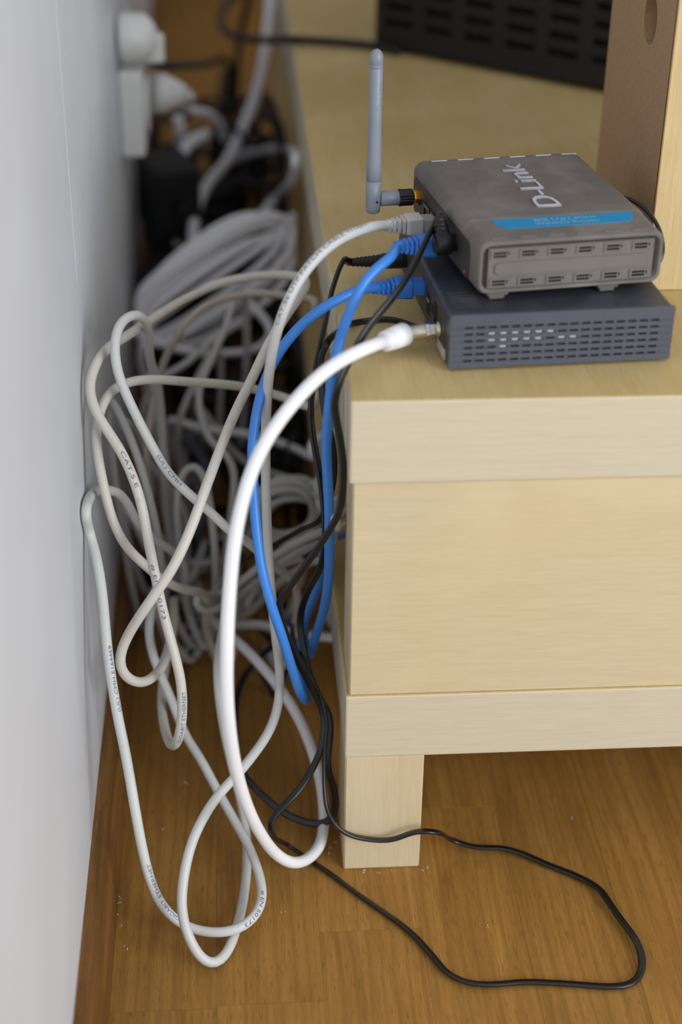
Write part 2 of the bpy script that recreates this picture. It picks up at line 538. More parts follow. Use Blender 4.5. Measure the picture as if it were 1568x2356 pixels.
for x, y in ((0, 0), (BX - 0.05, 0), (0, BY - 0.05), (BX - 0.05, BY - 0.05)):
    obj('leg', rbox(x + 0.0003, x + 0.0503, y + 0.0005, y + 0.0505, 0.0, Z1, 0.0010, 1), M['birch_leg'], bench)

# ------------------------------------------------------------------ modem
MD_YAW = 0.071
modem = thing('cable_modem', 'slate grey slotted modem lying flat under the silver-topped router', 'modem', (0.0582, 0.0363, 0.3422), MD_YAW)
mw, ml, mh = 0.1302, 0.172, 0.0335
def rings_xz(w, h, r, x0, z0, y):
    return [(x0 + w / 2 + px, y, z0 + h / 2 + pz) for px, pz in rrect(w, h, r, 4)]
obj('body', loft([rings_xz(mw - 0.0008, mh - 0.0024, 0.0020, 0.0004, 0.0020, 0.0026), rings_xz(mw, mh - 0.0016, 0.0025, 0, 0.0016, 0.004),
                  rings_xz(mw, mh - 0.0016, 0.0025, 0, 0.0016, ml - 0.004), rings_xz(mw - 0.006, mh - 0.006, 0.0025, 0.003, 0.004, ml)]), M['modem'], modem)
ncol, nrow = 17, 6
us = [0.0]; cols = []
for i in range(ncol):
    u0 = 0.0082 + i * 0.00678
    us += [u0, u0 + 0.0049]
us.append(mw)
vs = [0.0016]
for j in range(nrow):
    v0 = 0.0053 + j * 0.00405
    vs += [v0, v0 + 0.0014]
vs.append(mh)
def fdepth(i, j):
    row = j % 2 == 1; col = i % 2 == 1
    if row and col: return 0.0032
    if row: return 0.00035
    return 0.0
fp = grid_panel(us, vs, fdepth, 0.0036, lambda u, v, d: (u, d - 0.0004, v))
fo = obj('front_grille', fp, [M['modem_front'], M['hole']], modem)
for p in fo.data.polygons:
    if p.center.y > 0.0024: p.material_index = 1
obj('top_lip', rbox(0.0006, mw - 0.0006, -0.0002, 0.0026, mh - 0.0012, mh + 0.0003, 0.0005, 2), M['modem_front'], modem)
for k, (a, b) in enumerate(((2, 5), (3, 5), (4, 5), (5, 5), (6, 5), (7, 5), (2, 4), (3, 4), (4, 4), (5, 4), (6, 4), (8, 4), (9, 4), (3, 3), (4, 3))):
    if b == 3 and a > 3: continue
    u0 = 0.0082 + a * 0.00678; v0 = 0.0053 + (b - 1) * 0.00405
    obj('led_glint', rbox(u0 + 0.0005, u0 + 0.0042, 0.0003, 0.0024, v0 + 0.0001, v0 + 0.0012, 0.0002, 1), M['glint_pale'], modem)
for k in range(6):
    obj('top_rib', rbox(0.004, 0.020, 0.013 + k * 0.0042, 0.0146 + k * 0.0042, mh - 0.0002, mh + 0.0003), M['modem'], modem)
ps = obj('port_panel', rbox(-0.0005, 0.001, 0.012, ml - 0.012, 0.004, mh - 0.005, 0.0003, 1), M['router_dark'], modem)
for b0, b1, z0, z1 in ((0.056, 0.066, 0.010, 0.0225), (0.046, 0.052, 0.016, 0.021), (0.040, 0.0435, 0.013, 0.026), (0.035, 0.0385, 0.013, 0.026), (0.0405, 0.0425, 0.006, 0.010)):
    obj('port_shade_plate', rbox(-0.0007, 0.0003, b0, b1, z0, z1), M['hole'], ps)  # flat black plates painting the shade of the port openings
obj('metal_socket', rbox(-0.0012, 0.0002, 0.0585, 0.0645, 0.0175, 0.0195, 0.0003, 1), M['nickel'], ps)
obj('paper_sticker', rbox(-0.0009, 0.0002, 0.010, 0.031, 0.0025, 0.0085), M['sticker'], modem)
for x, y in ((0.008, 0.008), (mw - 0.014, 0.008), (0.008, ml - 0.014), (mw - 0.014, ml - 0.014)):
    obj('foot', rbox(x, x + 0.006, y, y + 0.006, -0.0002, 0.0024, 0.0004, 1), M['black'], modem)
# threaded coax socket on the port side
obj('coax_socket', lathe((0.0, 0.0265, 0.0145), (-0.0095, 0.0265, 0.0142), [(0, 0.0047), (0.18, 0.0047), (0.2, 0.0036), (0.3, 0.0040), (0.4, 0.0036), (0.5, 0.0040), (0.6, 0.0036), (0.7, 0.0040), (0.8, 0.0036), (1, 0.0036)], 20), M['nickel'], modem, True)

# ------------------------------------------------------------------ router
RT_YAW = 0.1466
router = thing('wireless_router', 'dusty grey wireless router with turquoise label stacked on the slate modem', 'router', (0.0745, 0.0535, 0.3805), RT_YAW)
rw, rl, rh = 0.1112, 0.1475, 0.0340
def ring(w, h, r, dz, y, dx=0.0):
    return [(rw / 2 + px + dx, y, dz + h / 2 + pz) for px, pz in rrect(w, h, r, 5)]
rings = [ring(rw - 0.008, 0.0240, 0.0040, 0.0040, 0.0045), ring(rw - 0.0055, 0.0265, 0.0050, 0.0028, 0.0004), ring(rw - 0.0030, 0.0290, 0.0055, 0.0016, 0.0),
         ring(rw - 0.0008, 0.0308, 0.0060, 0.0008, 0.0014), ring(rw, 0.0312, 0.0062, 0.0006, 0.0040), ring(rw, 0.0318, 0.0062, 0.0004, 0.0160), ring(rw, 0.0328, 0.0062, 0.0002, 0.0290),
         ring(rw, 0.0330, 0.0062, 0.0002, 0.0316), ring(rw, 0.0330, 0.0062, 0.0002, 0.0318), ring(rw, 0.0338, 0.0066, 0.0001, 0.0330), ring(rw, rh, 0.0066, 0.0, 0.0345),
         ring(rw, rh, 0.0066, 0.0, rl - 0.006), ring(rw - 0.001, rh - 0.001, 0.0066, 0.0005, rl - 0.002), ring(rw - 0.006, rh - 0.006, 0.005, 0.003, rl)]
body = obj('body', loft(rings), M['router'], router)
bv = body.modifiers.new('soft', 'BEVEL'); bv.width = 0.0003; bv.segments = 1; bv.limit_method = 'ANGLE'
for p in body.data.polygons: p.use_smooth = abs(p.normal.y) < 0.9
# front panel inside the rim, with its slotted vents
vu = [-0.0060, -0.0046, 0.0032, 0.0039, 0.0047, 0.0060]; vv = [-0.0027, -0.0017, -0.0005, 0.0002, 0.0014, 0.0027]
us = [0.00625]; vs = [0.0042]
for k in range(6): us += [0.0134 + k * 0.0168 + a for a in vu]
us.append(rw - 0.00625)
for zc in (0.0075, 0.0243): vs += [zc + a for a in vv]
vs.append(0.0278)
def vent_depth(i, j):
    ci = (i - 1) % 6 if 1 <= i < len(us) - 1 else 5; cj = (j - 1) % 6 if 1 <= j < len(vs) - 1 else 5
    if ci == 5 or cj == 5: return 0.0006
    if ci == 1 and cj in (1, 3): return 0.0034
    if ci == 3 and cj in (2, 3): return 0.0022
    return 0.0
front = obj('front_panel', grid_panel(us, vs, vent_depth, 0.0050, lambda u, v, d: (u, d - 0.0001, v)), [M['router_front'], M['hole']], router)
for p in front.data.polygons:
    c_ = p.center
    if c_.y > 0.0009 and 0.007 < c_.x < rw - 0.007 and 0.0046 < c_.z < 0.0274: p.material_index = 1
def pill(w, h, r, y0, y1, zc):
    return loft([[(rw / 2 + px, y, zc + pz) for px, pz in rrect(w, h, r, 4)] for y in (y0, y1)])
obj('front_band', pill(rw - 0.020, 0.0072, 0.0025, 0.0006, -0.0004, 0.0158), M['router_front'], front)
# dashes along the rear and front edges of the lid
dash = None
for k in range(6):
    x0 = 0.0107 + k * 0.01735
    loc = (x0 + 0.0052, rl - 0.0048, rh + 0.00005)
    if dash is None:
        o = obj('edge_dash', rbox(-0.0052, 0.0052, -0.0011, 0.0011, -0.0006, 0.0004, 0.0003, 2), M['dash'], router, loc=loc, rot=(math.radians(-4), 0, 0)); dash = o.data
    else: link_mesh('edge_dash', dash, router, loc, (math.radians(-4), 0, 0))
dash = None
for k in range(6):
    loc = (0.0134 + k * 0.0168, 0.0052, 0.0320)
    if dash is None:
        o = obj('front_dash', rbox(-0.0050, 0.0050, -0.0009, 0.0009, -0.0006, 0.0003, 0.0003, 1), M['router_front'], router, loc=loc); dash = o.data
    else: link_mesh('front_dash', dash, router, loc)
# turquoise label on the sloping front of the lid
lb = []
for i in range(9):
    a = math.radians(180 + 90 * i / 8); lb.append((0.0260 + 0.0100 * math.cos(a), 0.0300 + 0.0122 * math.sin(a)))
for i in range(9):
    a = math.radians(270 + 90 * i / 8); lb.append((0.0930 + 0.0085 * math.cos(a), 0.0300 + 0.0122 * math.sin(a)))
lb += [(0.1015, 0.0312), (0.0160, 0.0312)]
def lidz(y): return 0.0322 + (0.0330 - 0.0322) * (y - 0.016) / 0.013
bm = loft([[(x, y, lidz(y) - 0.0004) for x, y in lb], [(x, y, lidz(y) + 0.00035) for x, y in lb]])
lab = obj('label', bm, M['label'], router)
for txt, yb in (('802.11g/2.4GHz', 0.0254), ('Wireless Router', 0.0204)):
    t = text_bm(txt, 0.0052, sx=1.12, align='CENTER')
    for v in t.verts:
        x, y = v.co.x + 0.0595, yb + v.co.y * 0.95
        v.co = (x, y, lidz(y) + 0.00045)
    obj('label_lettering', t, M['label_text'], lab)
# raised logo lettering, read from the front edge to the back
t = text_bm('D-Link', 0.0235, sx=1.0, extrude=0.0005)
xs = [v.co.x for v in t.verts]; k = (0.1265 - 0.0455) / (max(xs) - min(xs)); x0 = min(xs)
for v in t.verts:
    lx, ly, lz = v.co
    v.co = (0.0640 - ly * 0.92, 0.0455 + (lx - x0) * k, rh + 0.0003 + lz)
bmesh.ops.bevel(t, geom=[e for e in t.edges if len(e.link_faces) == 2 and e.calc_face_angle(0) > 1.0], offset=0.00022, segments=1, affect='EDGES')
obj('raised_logo', t, M['logo'], router)
for x in (0.0138, 0.0805):
    for y in (0.004, rl - 0.020):
        bm = boxloft((x, y + 0.006, 0.0008), (x, y + 0.006, -0.01), [(0, 0.0068, 0.0075, 0.0008), (0.0022, 0.0062, 0.0070, 0.0008), (0.0023, 0.0048, 0.0060, 0.0008), (0.0047, 0.0044, 0.0056, 0.0006)], (0, 1, 0))
        obj('foot', bm, M['router_front'], router)
# port side
pp = obj('port_panel', loft([[(x, 0.0785 + py, 0.0148 + pz) for py, pz in rrect(0.126, 0.0225, 0.005, 5)] for x in (-0.0003, 0.0008)]), M['router_dark'], router)
for b in (0.1072, 0.0905, 0.0757, 0.0604):
    bm = grid_panel([b - 0.0068, b - 0.0056, b + 0.0056, b + 0.0068], [0.0058, 0.0070, 0.0150, 0.0175], lambda i, j: 0.0055 if (i, j) == (1, 1) else 0.0, 0.006, lambda u, v, d: (-0.0013 + d, u, v))
    o = obj('network_port', bm, [M['router'], M['hole']], pp)
    for p in o.data.polygons:
        if p.center.x > -0.001: p.material_index = 1
obj('power_socket', lathe((0.0004, 0.0435, 0.0165), (-0.0016, 0.0435, 0.0165), [(0, 0.0052), (1, 0.0052)], 18), M['black'], pp)
obj('orange_reset_lead', lathe((-0.0006, 0.0240, 0.0060), (0.0006, 0.0240, 0.0060), [(0, 0.0012), (1, 0.0012)], 10), M['orange'], pp)
# antenna with its swivel
sx_, sy_, sz_ = 0.0, 0.1265, 0.0169
def A(x, y=0.0, z=0.0): return (sx_ + x, sy_ + y, sz_ + z)
nut = lathe(A(0.0004), A(-0.0052), [(0, 0.0050), (0.10, 0.0050), (0.12, 0.0054), (0.5, 0.0054), (0.52, 0.0040), (0.7, 0.0044), (0.85, 0.0040), (1, 0.0036)], 6)
ant = obj('antenna', lathe(A(-0.0305, 0, -0.0085), A(-0.0305, 0, 0.0930), [(0, 0.0036), (0.006, 0.0044), (0.03, 0.0047), (0.10, 0.0048), (0.198, 0.0048), (0.199, 0.00455), (0.203, 0.00455), (0.204, 0.0047), (0.30, 0.0046), (0.42, 0.0042), (0.55, 0.0041), (0.885, 0.0041), (0.887, 0.0039), (0.893, 0.0039), (0.894, 0.0042), (0.902, 0.0042), (0.903, 0.0039), (0.909, 0.0039), (0.911, 0.0041), (0.955, 0.0041), (0.975, 0.0036), (0.99, 0.0024), (1, 0.0006)], 32), M['antenna'], router, True)
obj('antenna_nut', nut, M['gold'], router)
rib = []
kn = bmesh.new()
nn_ = 40
rings = []
for x, r in ((-0.0050, 0.0046), (-0.0056, 0.0051), (-0.0128, 0.0051), (-0.0130, 0.0053), (-0.0140, 0.0053), (-0.0142, 0.0044)):
    rings.append([A(x, (r + (0.00018 if i % 2 else -0.00018)) * math.cos(2 * math.pi * i / nn_), (r + (0.00018 if i % 2 else -0.00018)) * math.sin(2 * math.pi * i / nn_)) for i in range(nn_)])
obj('antenna_collar', loft(rings), M['black'], router)
obj('antenna_elbow', lathe(A(-0.0141), A(-0.0288), [(0, 0.0044), (0.02, 0.0047), (0.76, 0.0047), (0.80, 0.0044), (0.81, 0.0026), (1, 0.0026)], 28), M['antenna'], router, True)
obj('pivot_pin', lathe(A(-0.0292, -0.0043, -0.0005), A(-0.0292, -0.0050, -0.0005), [(0, 0.0008), (0.6, 0.0008), (1, 0.0004)], 10), M['black'], ant)
t = text_bm('D-Link', 0.0062, sub=1)
for v in t.verts:
    a = (v.co.y - 0.002) / 0.0041
    v.co = A(-0.0305 - 0.00420 * math.sin(a - 0.55), -0.00420 * math.cos(a - 0.55), 0.0560 + v.co.x * 1.05)
obj('embossed_lettering', t, M['antenna'], ant)

# ------------------------------------------------------------------ cables
CABLE_PATHS = {
    'grey_patch': (3.10, [(41.5, 140.1, 393.0), (31.6, 138.6, 393.0), (17.5, 116.0, 399.7), (-4.6, 93.7, 398.4), (-20.8, 82.3, 386.5), (-31.2, 74.4, 371.6), (-37.2, 71.9, 356.5), (-41.8, 75.8, 332.7), (-44.7, 83.0, 294.9), (-45.5, 80.7, 251.0), (-44.4, 74.9, 191.1), (-41.1, 70.4, 144.0), (-38.5, 64.2, 113.7), (-39.8, 54.3, 96.5), (-46.0, 38.2, 87.9), (-63.4, 7.7, 83.0), (-82.7, -17.5, 77.0), (-96.1, -40.9, 65.0), (-102.3, -60.3, 44.7), (-102.5, -69.1, 35.5), (-98.4, -78.8, 23.4), (-90.9, -82.7, 9.6), (-84.5, -83.5, 5.0), (-76.6, -74.7, 5.3), (-69.7, -51.8, 5.7), (-64.7, -20.4, 4.6), (-62.5, 11.0, 9.0), (-64.3, 34.2, 18.7), (-69.5, 55.5, 34.8), (-75.6, 70.6, 60.0), (-79.0, 84.1, 82.8), (-79.6, 102.6, 94.7), (-77.1, 127.9, 98.6), (-71.6, 166.3, 105.6), (-66.6, 212.4, 105.8), (-66.6, 234.4, 58.2), (-78.6, 257.4, 3.6), (-86.6, 287.4, 3.6)]),
    'white_coax': (3.75, [(26.4, 60.1, 351.5), (15.2, 28.8, 362.9), (-0.8, 14.6, 362.4), (-15.9, 1.7, 358.3), (-30.5, -8.9, 348.0), (-45.0, -19.1, 332.6), (-54.8, -27.8, 316.3), (-61.0, -36.8, 300.0), (-65.8, -46.5, 278.7), (-68.8, -55.1, 253.6), (-70.6, -63.8, 228.3), (-71.5, -67.6, 201.8), (-70.5, -67.8, 171.7), (-67.1, -60.7, 134.4), (-61.3, -51.9, 100.4), (-53.7, -41.1, 70.1), (-44.3, -28.8, 42.6), (-35.0, -20.8, 27.6), (-24.1, -5.5, 15.5), (-14.5, 13.7, 9.9), (-10.3, 36.7, 10.2), (-10.5, 58.7, 18.0), (-14.1, 77.3, 29.6), (-23.5, 99.5, 46.6), (-37.8, 124.8, 58.4), (-55.5, 153.2, 65.1), (-74.1, 187.9, 62.7), (-91.0, 238.1, 47.1), (-103.3, 312.8, 14.7)]),
    'blue_modem': (3.10, [(32.6, 113.8, 362.5), (22.7, 113.1, 362.5), (16.8, 107.6, 365.1), (2.8, 101.2, 362.3), (-10.4, 98.4, 355.9), (-23.5, 94.1, 346.7), (-36.8, 89.7, 331.4), (-45.5, 83.2, 315.1), (-50.6, 75.3, 298.8), (-53.7, 65.0, 280.7), (-53.6, 54.5, 262.6), (-52.6, 44.3, 241.3), (-50.0, 35.3, 216.0), (-45.1, 30.2, 194.0), (-37.3, 30.1, 164.9), (-30.5, 35.1, 134.5), (-25.6, 40.3, 114.1), (-21.1, 58.4, 95.9), (-21.0, 90.0, 80.5), (-22.3, 113.5, 81.0), (-21.5, 124.1, 99.3), (-17.9, 124.6, 120.5), (-9.0, 126.0, 144.1), (-6.2, 124.8, 162.3), (-6.0, 144.8, 162.3), (30.0, 169.8, 162.3), (90.0, 184.8, 152.3)]),
    'blue_router': (3.10, [(45.9, 110.3, 390.3), (35.0, 108.7, 390.3), (28.7, 82.7, 393.6), (15.3, 71.0, 387.7), (6.3, 64.4, 375.1), (-0.5, 63.5, 356.8), (-5.5, 58.3, 337.2), (-8.5, 51.6, 315.3), (-10.2, 49.1, 290.9), (-9.3, 47.5, 268.3), (-8.2, 45.7, 245.4), (-7.9, 48.0, 219.4), (-7.7, 55.5, 192.5), (-9.6, 67.0, 162.1), (-13.6, 83.7, 130.5), (-16.6, 102.0, 101.8), (-18.4, 144.3, 74.6), (-16.0, 194.7, 61.9), (-17.5, 234.8, 50.9), (-17.5, 256.8, 28.0), (-29.5, 279.8, 3.6), (-37.5, 309.8, 3.6)]),
    'beige_cat5': (3.20, [(-92.4, 286.0, 3.7), (-100.4, 256.0, 3.7), (-112.4, 233.0, 42.7), (-112.4, 211.0, 77.6), (-110.9, 151.3, 94.7), (-113.9, 90.7, 109.7), (-119.1, 52.7, 123.3), (-127.8, 30.7, 134.3), (-135.9, 25.3, 143.9), (-138.7, 27.8, 153.8), (-133.7, 32.5, 166.6), (-118.9, 29.7, 193.6), (-103.7, 35.0, 214.7), (-92.7, 45.5, 234.1), (-83.1, 61.7, 253.3), (-74.9, 80.6, 267.0), (-63.6, 102.2, 285.7), (-52.3, 121.4, 300.2), (-42.7, 139.5, 312.7), (-30.3, 162.3, 323.6), (-19.4, 187.3, 328.1), (-14.1, 219.2, 323.8), (-17.2, 249.9, 316.4), (-42.9, 289.8, 302.1), (-71.2, 298.6, 293.7), (-93.1, 286.0, 289.0), (-110.8, 253.7, 291.1), (-122.9, 222.3, 295.2), (-134.1, 181.5, 303.3), (-144.0, 150.6, 308.6), (-150.1, 132.1, 306.0), (-153.5, 119.4, 297.7), (-150.7, 108.2, 288.8), (-143.4, 100.2, 277.9), (-136.4, 94.4, 268.7), (-128.7, 85.7, 254.9), (-122.5, 75.2, 237.5), (-118.7, 65.4, 215.1), (-115.2, 58.6, 193.9), (-110.6, 50.2, 170.0), (-105.3, 41.4, 149.5), (-101.5, 34.8, 130.7), (-101.4, 29.9, 110.4), (-104.2, 27.7, 92.2), (-108.7, 37.3, 78.3), (-114.0, 64.5, 64.6), (-118.4, 96.9, 59.9), (-119.0, 122.1, 63.4), (-116.3, 157.3, 64.4), (-114.1, 191.4, 63.6), (-114.1, 213.4, 35.0), (-102.1, 236.4, 3.7), (-94.1, 266.4, 3.7)]),
    'grey_net_wall': (3.10, [(-84.6, 283.1, 3.6), (-92.6, 253.1, 3.6), (-104.6, 230.1, 62.4), (-104.6, 208.1, 113.4), (-121.6, 190.7, 141.1), (-131.7, 163.2, 172.3), (-138.5, 137.5, 207.0), (-144.2, 123.0, 221.2), (-152.3, 114.8, 226.0), (-155.1, 86.6, 236.3), (-155.1, 58.7, 241.8), (-155.1, 71.2, 220.5), (-150.0, 53.7, 211.0), (-146.6, 37.9, 194.2), (-144.8, 22.3, 177.5), (-142.6, 9.4, 159.6), (-138.7, -4.3, 136.4), (-134.0, -16.5, 112.0), (-129.4, -31.0, 81.8), (-126.2, -39.0, 60.3), (-122.2, -45.8, 41.2), (-115.8, -51.2, 24.8), (-107.1, -54.3, 14.6), (-97.8, -57.5, 10.3), (-81.8, -62.0, 10.6), (-68.3, -61.7, 12.9), (-57.4, -51.9, 15.1), (-53.5, -37.4, 16.6), (-55.3, -21.4, 19.9), (-61.0, -2.8, 25.3), (-70.0, 17.7, 29.6), (-81.1, 40.2, 36.9), (-92.6, 63.6, 45.9), (-102.8, 80.4, 53.4), (-110.5, 95.3, 68.2), (-118.1, 108.9, 80.6), (-124.0, 120.9, 90.5), (-127.2, 137.7, 99.0), (-126.2, 157.7, 103.8), (-123.5, 191.3, 102.1), (-123.5, 213.3, 56.2), (-111.5, 236.3, 3.6), (-103.5, 266.3, 3.6)]),
    'grey_net_arc': (3.10, [(-98.5, 348.9, 3.6), (-106.5, 318.9, 3.6), (-118.5, 295.9, 90.8), (-118.5, 273.9, 165.2), (-118.2, 269.1, 196.8), (-118.9, 255.7, 233.6), (-122.2, 237.4, 261.5), (-121.0, 217.6, 287.3), (-121.2, 194.6, 307.6), (-126.3, 169.6, 323.8), (-133.1, 154.2, 326.3), (-136.9, 140.8, 322.7), (-137.5, 131.2, 312.1), (-134.9, 124.2, 300.4), (-128.6, 117.5, 285.6), (-121.1, 112.3, 269.7), (-113.5, 107.8, 255.0), (-107.3, 104.4, 243.9), (-94.9, 101.3, 230.2), (-78.6, 101.6, 212.9), (-69.1, 100.4, 202.0), (-59.4, 105.4, 191.9), (-51.0, 114.2, 178.2), (-39.2, 151.0, 143.4), (-23.2, 176.1, 108.8), (-23.2, 198.1, 59.8), (-35.2, 221.1, 3.6), (-43.2, 251.1, 3.6)]),
    'grey_net_low': (3.10, [(90.0, 245.9, 237.0), (30.0, 230.9, 247.0), (-6.0, 205.9, 247.0), (-10.6, 185.9, 247.0), (-29.6, 208.8, 244.1), (-54.5, 204.7, 253.9), (-72.2, 193.5, 262.2), (-92.3, 182.0, 269.6), (-116.3, 166.3, 279.4), (-130.9, 148.2, 286.3), (-141.8, 132.3, 287.4), (-147.5, 121.0, 281.2), (-150.4, 110.7, 271.2), (-149.3, 100.4, 257.6), (-145.8, 88.5, 241.5), (-141.7, 83.0, 222.6), (-134.7, 82.9, 203.4), (-123.9, 88.9, 185.1), (-113.6, 108.6, 160.6), (-103.0, 138.6, 133.7), (-88.8, 177.1, 102.0), (-88.8, 199.1, 56.1), (-76.8, 222.1, 3.6), (-68.8, 252.1, 3.6)]),
    'bk00_beige': (3.00, [(90.0, 311.7, 255.0), (30.0, 296.7, 265.0), (-6.0, 271.7, 280.6), (-4.0, 251.7, 296.1), (-26.5, 337.7, 267.0), (-51.9, 359.0, 260.4), (-81.0, 347.9, 257.6), (-95.2, 334.6, 252.7), (-107.0, 327.5, 238.9), (-116.1, 329.3, 221.0), (-123.0, 329.4, 200.2), (-129.3, 316.3, 177.0), (-132.1, 283.7, 160.3), (-130.6, 287.8, 127.7), (-130.6, 309.8, 70.2), (-118.6, 332.8, 3.5), (-110.6, 362.8, 3.5)]),
    'bk01_grey': (3.00, [(-132.4, 310.0, 3.5), (-140.4, 280.0, 3.5), (-152.4, 257.0, 128.5), (-152.4, 235.0, 233.5), (-137.3, 203.1, 220.3), (-129.9, 191.5, 201.4), (-124.5, 188.1, 176.2), (-120.9, 192.9, 145.2), (-119.6, 211.1, 96.9), (-118.5, 238.2, 43.9), (-118.5, 260.2, 24.1), (-106.5, 283.2, 3.5), (-98.5, 313.2, 3.5)]),
    'bk02_grey': (3.00, [(-111.2, 455.6, 3.5), (-119.2, 425.6, 3.5), (-131.2, 402.6, 103.2), (-131.2, 380.6, 187.6), (-124.6, 334.0, 168.0), (-118.9, 302.2, 153.9), (-116.7, 296.5, 124.4), (-117.6, 299.4, 89.4), (-114.8, 317.7, 41.5), (-114.8, 339.7, 22.8), (-102.8, 362.7, 3.5), (-94.8, 392.7, 3.5)]),
    'bk03_grey': (3.00, [(-74.6, 547.7, 3.5), (-66.6, 517.7, 3.5), (-54.6, 494.7, 119.0), (-54.6, 472.7, 216.3), (-63.9, 449.6, 215.3), (-68.9, 422.6, 208.2), (-76.6, 396.3, 201.7), (-84.2, 379.2, 191.2), (-92.3, 361.9, 180.4), (-92.7, 346.0, 172.8), (-89.4, 329.0, 164.0), (-83.2, 312.0, 155.5), (-70.8, 298.2, 153.4), (-65.1, 291.0, 141.5), (-66.9, 281.3, 124.7), (-70.5, 268.5, 102.1), (-74.1, 257.1, 82.1), (-76.0, 265.7, 56.7), (-76.0, 287.7, 31.2), (-88.0, 310.7, 3.5), (-96.0, 340.7, 3.5)]),
    'bk04_grey': (3.00, [(-75.0, 570.9, 3.5), (-67.0, 540.9, 3.5), (-55.0, 517.9, 97.1), (-55.0, 495.9, 176.5), (-77.6, 463.7, 177.9), (-94.1, 440.3, 175.4), (-105.7, 426.0, 169.3), (-126.5, 422.3, 160.3), (-140.1, 412.3, 141.3), (-140.1, 434.3, 77.7), (-128.1, 457.3, 3.5), (-120.1, 487.3, 3.5)]),
    'bk05_grey': (3.00, [(-97.8, 534.4, 3.5), (-89.8, 504.4, 3.5), (-77.8, 481.4, 93.8), (-77.8, 459.4, 170.5), (-92.7, 431.0, 159.6), (-105.7, 410.0, 141.7), (-111.5, 402.2, 127.5), (-111.5, 424.2, 70.1), (-99.5, 447.2, 3.5), (-91.5, 477.2, 3.5)]),
    'bk06_grey': (3.00, [(-79.6, 332.0, 3.5), (-87.6, 302.0, 3.5), (-99.6, 279.0, 21.3), (-99.6, 257.0, 38.8), (-104.2, 242.3, 72.6), (-108.0, 240.4, 108.8), (-108.8, 246.5, 139.2), (-105.1, 257.6, 158.8), (-97.1, 261.8, 167.0), (-89.8, 258.6, 162.4), (-85.7, 249.8, 147.9), (-82.2, 235.0, 122.7), (-81.1, 228.7, 92.2), (-83.5, 240.6, 52.4), (-83.5, 262.6, 28.8), (-71.5, 285.6, 3.5), (-63.5, 315.6, 3.5)]),
    'bk07_white': (3.60, [(-102.1, 552.1, 4.1), (-110.1, 522.1, 4.1), (-122.1, 499.1, 52.5), (-122.1, 477.1, 95.5), (-99.0, 462.1, 92.7), (-72.3, 450.0, 95.3), (-42.3, 436.6, 96.0), (-20.5, 413.6, 99.0), (-4.6, 282.9, 159.2), (-6.0, 302.9, 159.2), (30.0, 327.9, 159.2), (90.0, 342.9, 150.0)]),
    'bk08_grey': (3.00, [(-79.9, 592.8, 3.5), (-87.9, 562.8, 3.5), (-99.9, 539.8, 48.8), (-99.9, 517.8, 88.7), (-72.7, 462.1, 76.1), (-57.8, 436.1, 73.1), (-43.1, 413.3, 75.7), (-14.9, 372.0, 87.9), (-4.0, 216.7, 162.6), (-6.0, 236.7, 162.6), (30.0, 261.7, 162.6), (90.0, 276.7, 152.6)]),
    'bk09_grey': (3.00, [(-70.1, 292.0, 3.5), (-78.1, 262.0, 3.5), (-90.1, 239.0, 39.0), (-90.1, 217.0, 70.9), (-66.9, 195.9, 97.4), (-47.6, 194.1, 116.7), (-22.8, 183.2, 141.0), (-8.2, 168.4, 157.4), (-4.0, 37.6, 243.9), (-6.0, 60.0, 243.9), (30.0, 82.6, 243.9), (90.0, 100.0, 233.9)]),
    'bk10_grey': (3.00, [(-90.9, 314.2, 3.5), (-82.9, 284.2, 3.5), (-70.9, 261.2, 28.4), (-70.9, 239.2, 51.7), (-50.7, 221.4, 83.5), (-31.3, 211.3, 108.5), (-11.6, 189.8, 133.8), (-4.0, 62.1, 217.6), (-6.0, 82.1, 217.6), (30.0, 107.1, 217.6), (90.0, 122.1, 207.6)]),
    'bk11_grey': (3.00, [(-80.2, 265.5, 15.9), (-54.2, 245.3, 44.3), (-34.2, 228.8, 78.3), (-15.4, 208.6, 105.9), (-4.0, 72.4, 200.5), (-6.0, 92.4, 200.5), (30.0, 117.4, 200.5), (90.0, 132.4, 190.5)]),
    'bk12_grey': (3.00, [(-85.2, 365.6, 3.5), (-77.2, 335.6, 3.5), (-65.2, 312.6, 33.6), (-65.2, 290.6, 61.0), (-78.6, 231.3, 76.9), (-85.5, 193.7, 91.1), (-93.4, 178.5, 103.9), (-98.3, 175.8, 98.7), (-93.7, 171.8, 92.2), (-83.0, 179.9, 87.6), (-67.2, 208.3, 78.7), (-43.8, 240.7, 77.7), (-16.9, 246.4, 90.9), (-16.9, 268.4, 50.0), (-28.9, 291.4, 3.5), (-36.9, 321.4, 3.5)]),
    'bk13_white': (3.60, [(-97.9, 286.0, 9.0), (-68.1, 265.0, 16.7), (-47.5, 255.7, 23.2), (-27.3, 242.9, 23.8), (-7.0, 240.0, 21.4), (8.6, 230.0, 26.1), (24.5, 228.4, 25.4), (24.5, 250.4, 14.0), (12.5, 273.4, 4.1), (4.5, 303.4, 4.1)]),
    'bk14_grey': (3.00, [(-118.6, 408.8, 3.5), (-126.6, 378.8, 3.5), (-138.6, 355.8, 58.4), (-138.6, 333.8, 106.1), (-135.2, 336.9, 71.9), (-117.2, 340.3, 40.2), (-103.4, 342.4, 25.7), (-81.6, 342.8, 29.1), (-81.6, 364.8, 16.0), (-69.6, 387.8, 3.5), (-61.6, 417.8, 3.5)]),
    'bk15_grey': (3.00, [(-72.6, 442.9, 3.5), (-80.6, 412.9, 3.5), (-92.6, 389.9, 17.1), (-92.6, 367.9, 31.1), (-103.3, 328.5, 21.6), (-117.4, 300.9, 12.3), (-120.9, 246.5, 17.9), (-122.7, 220.0, 12.0)]),
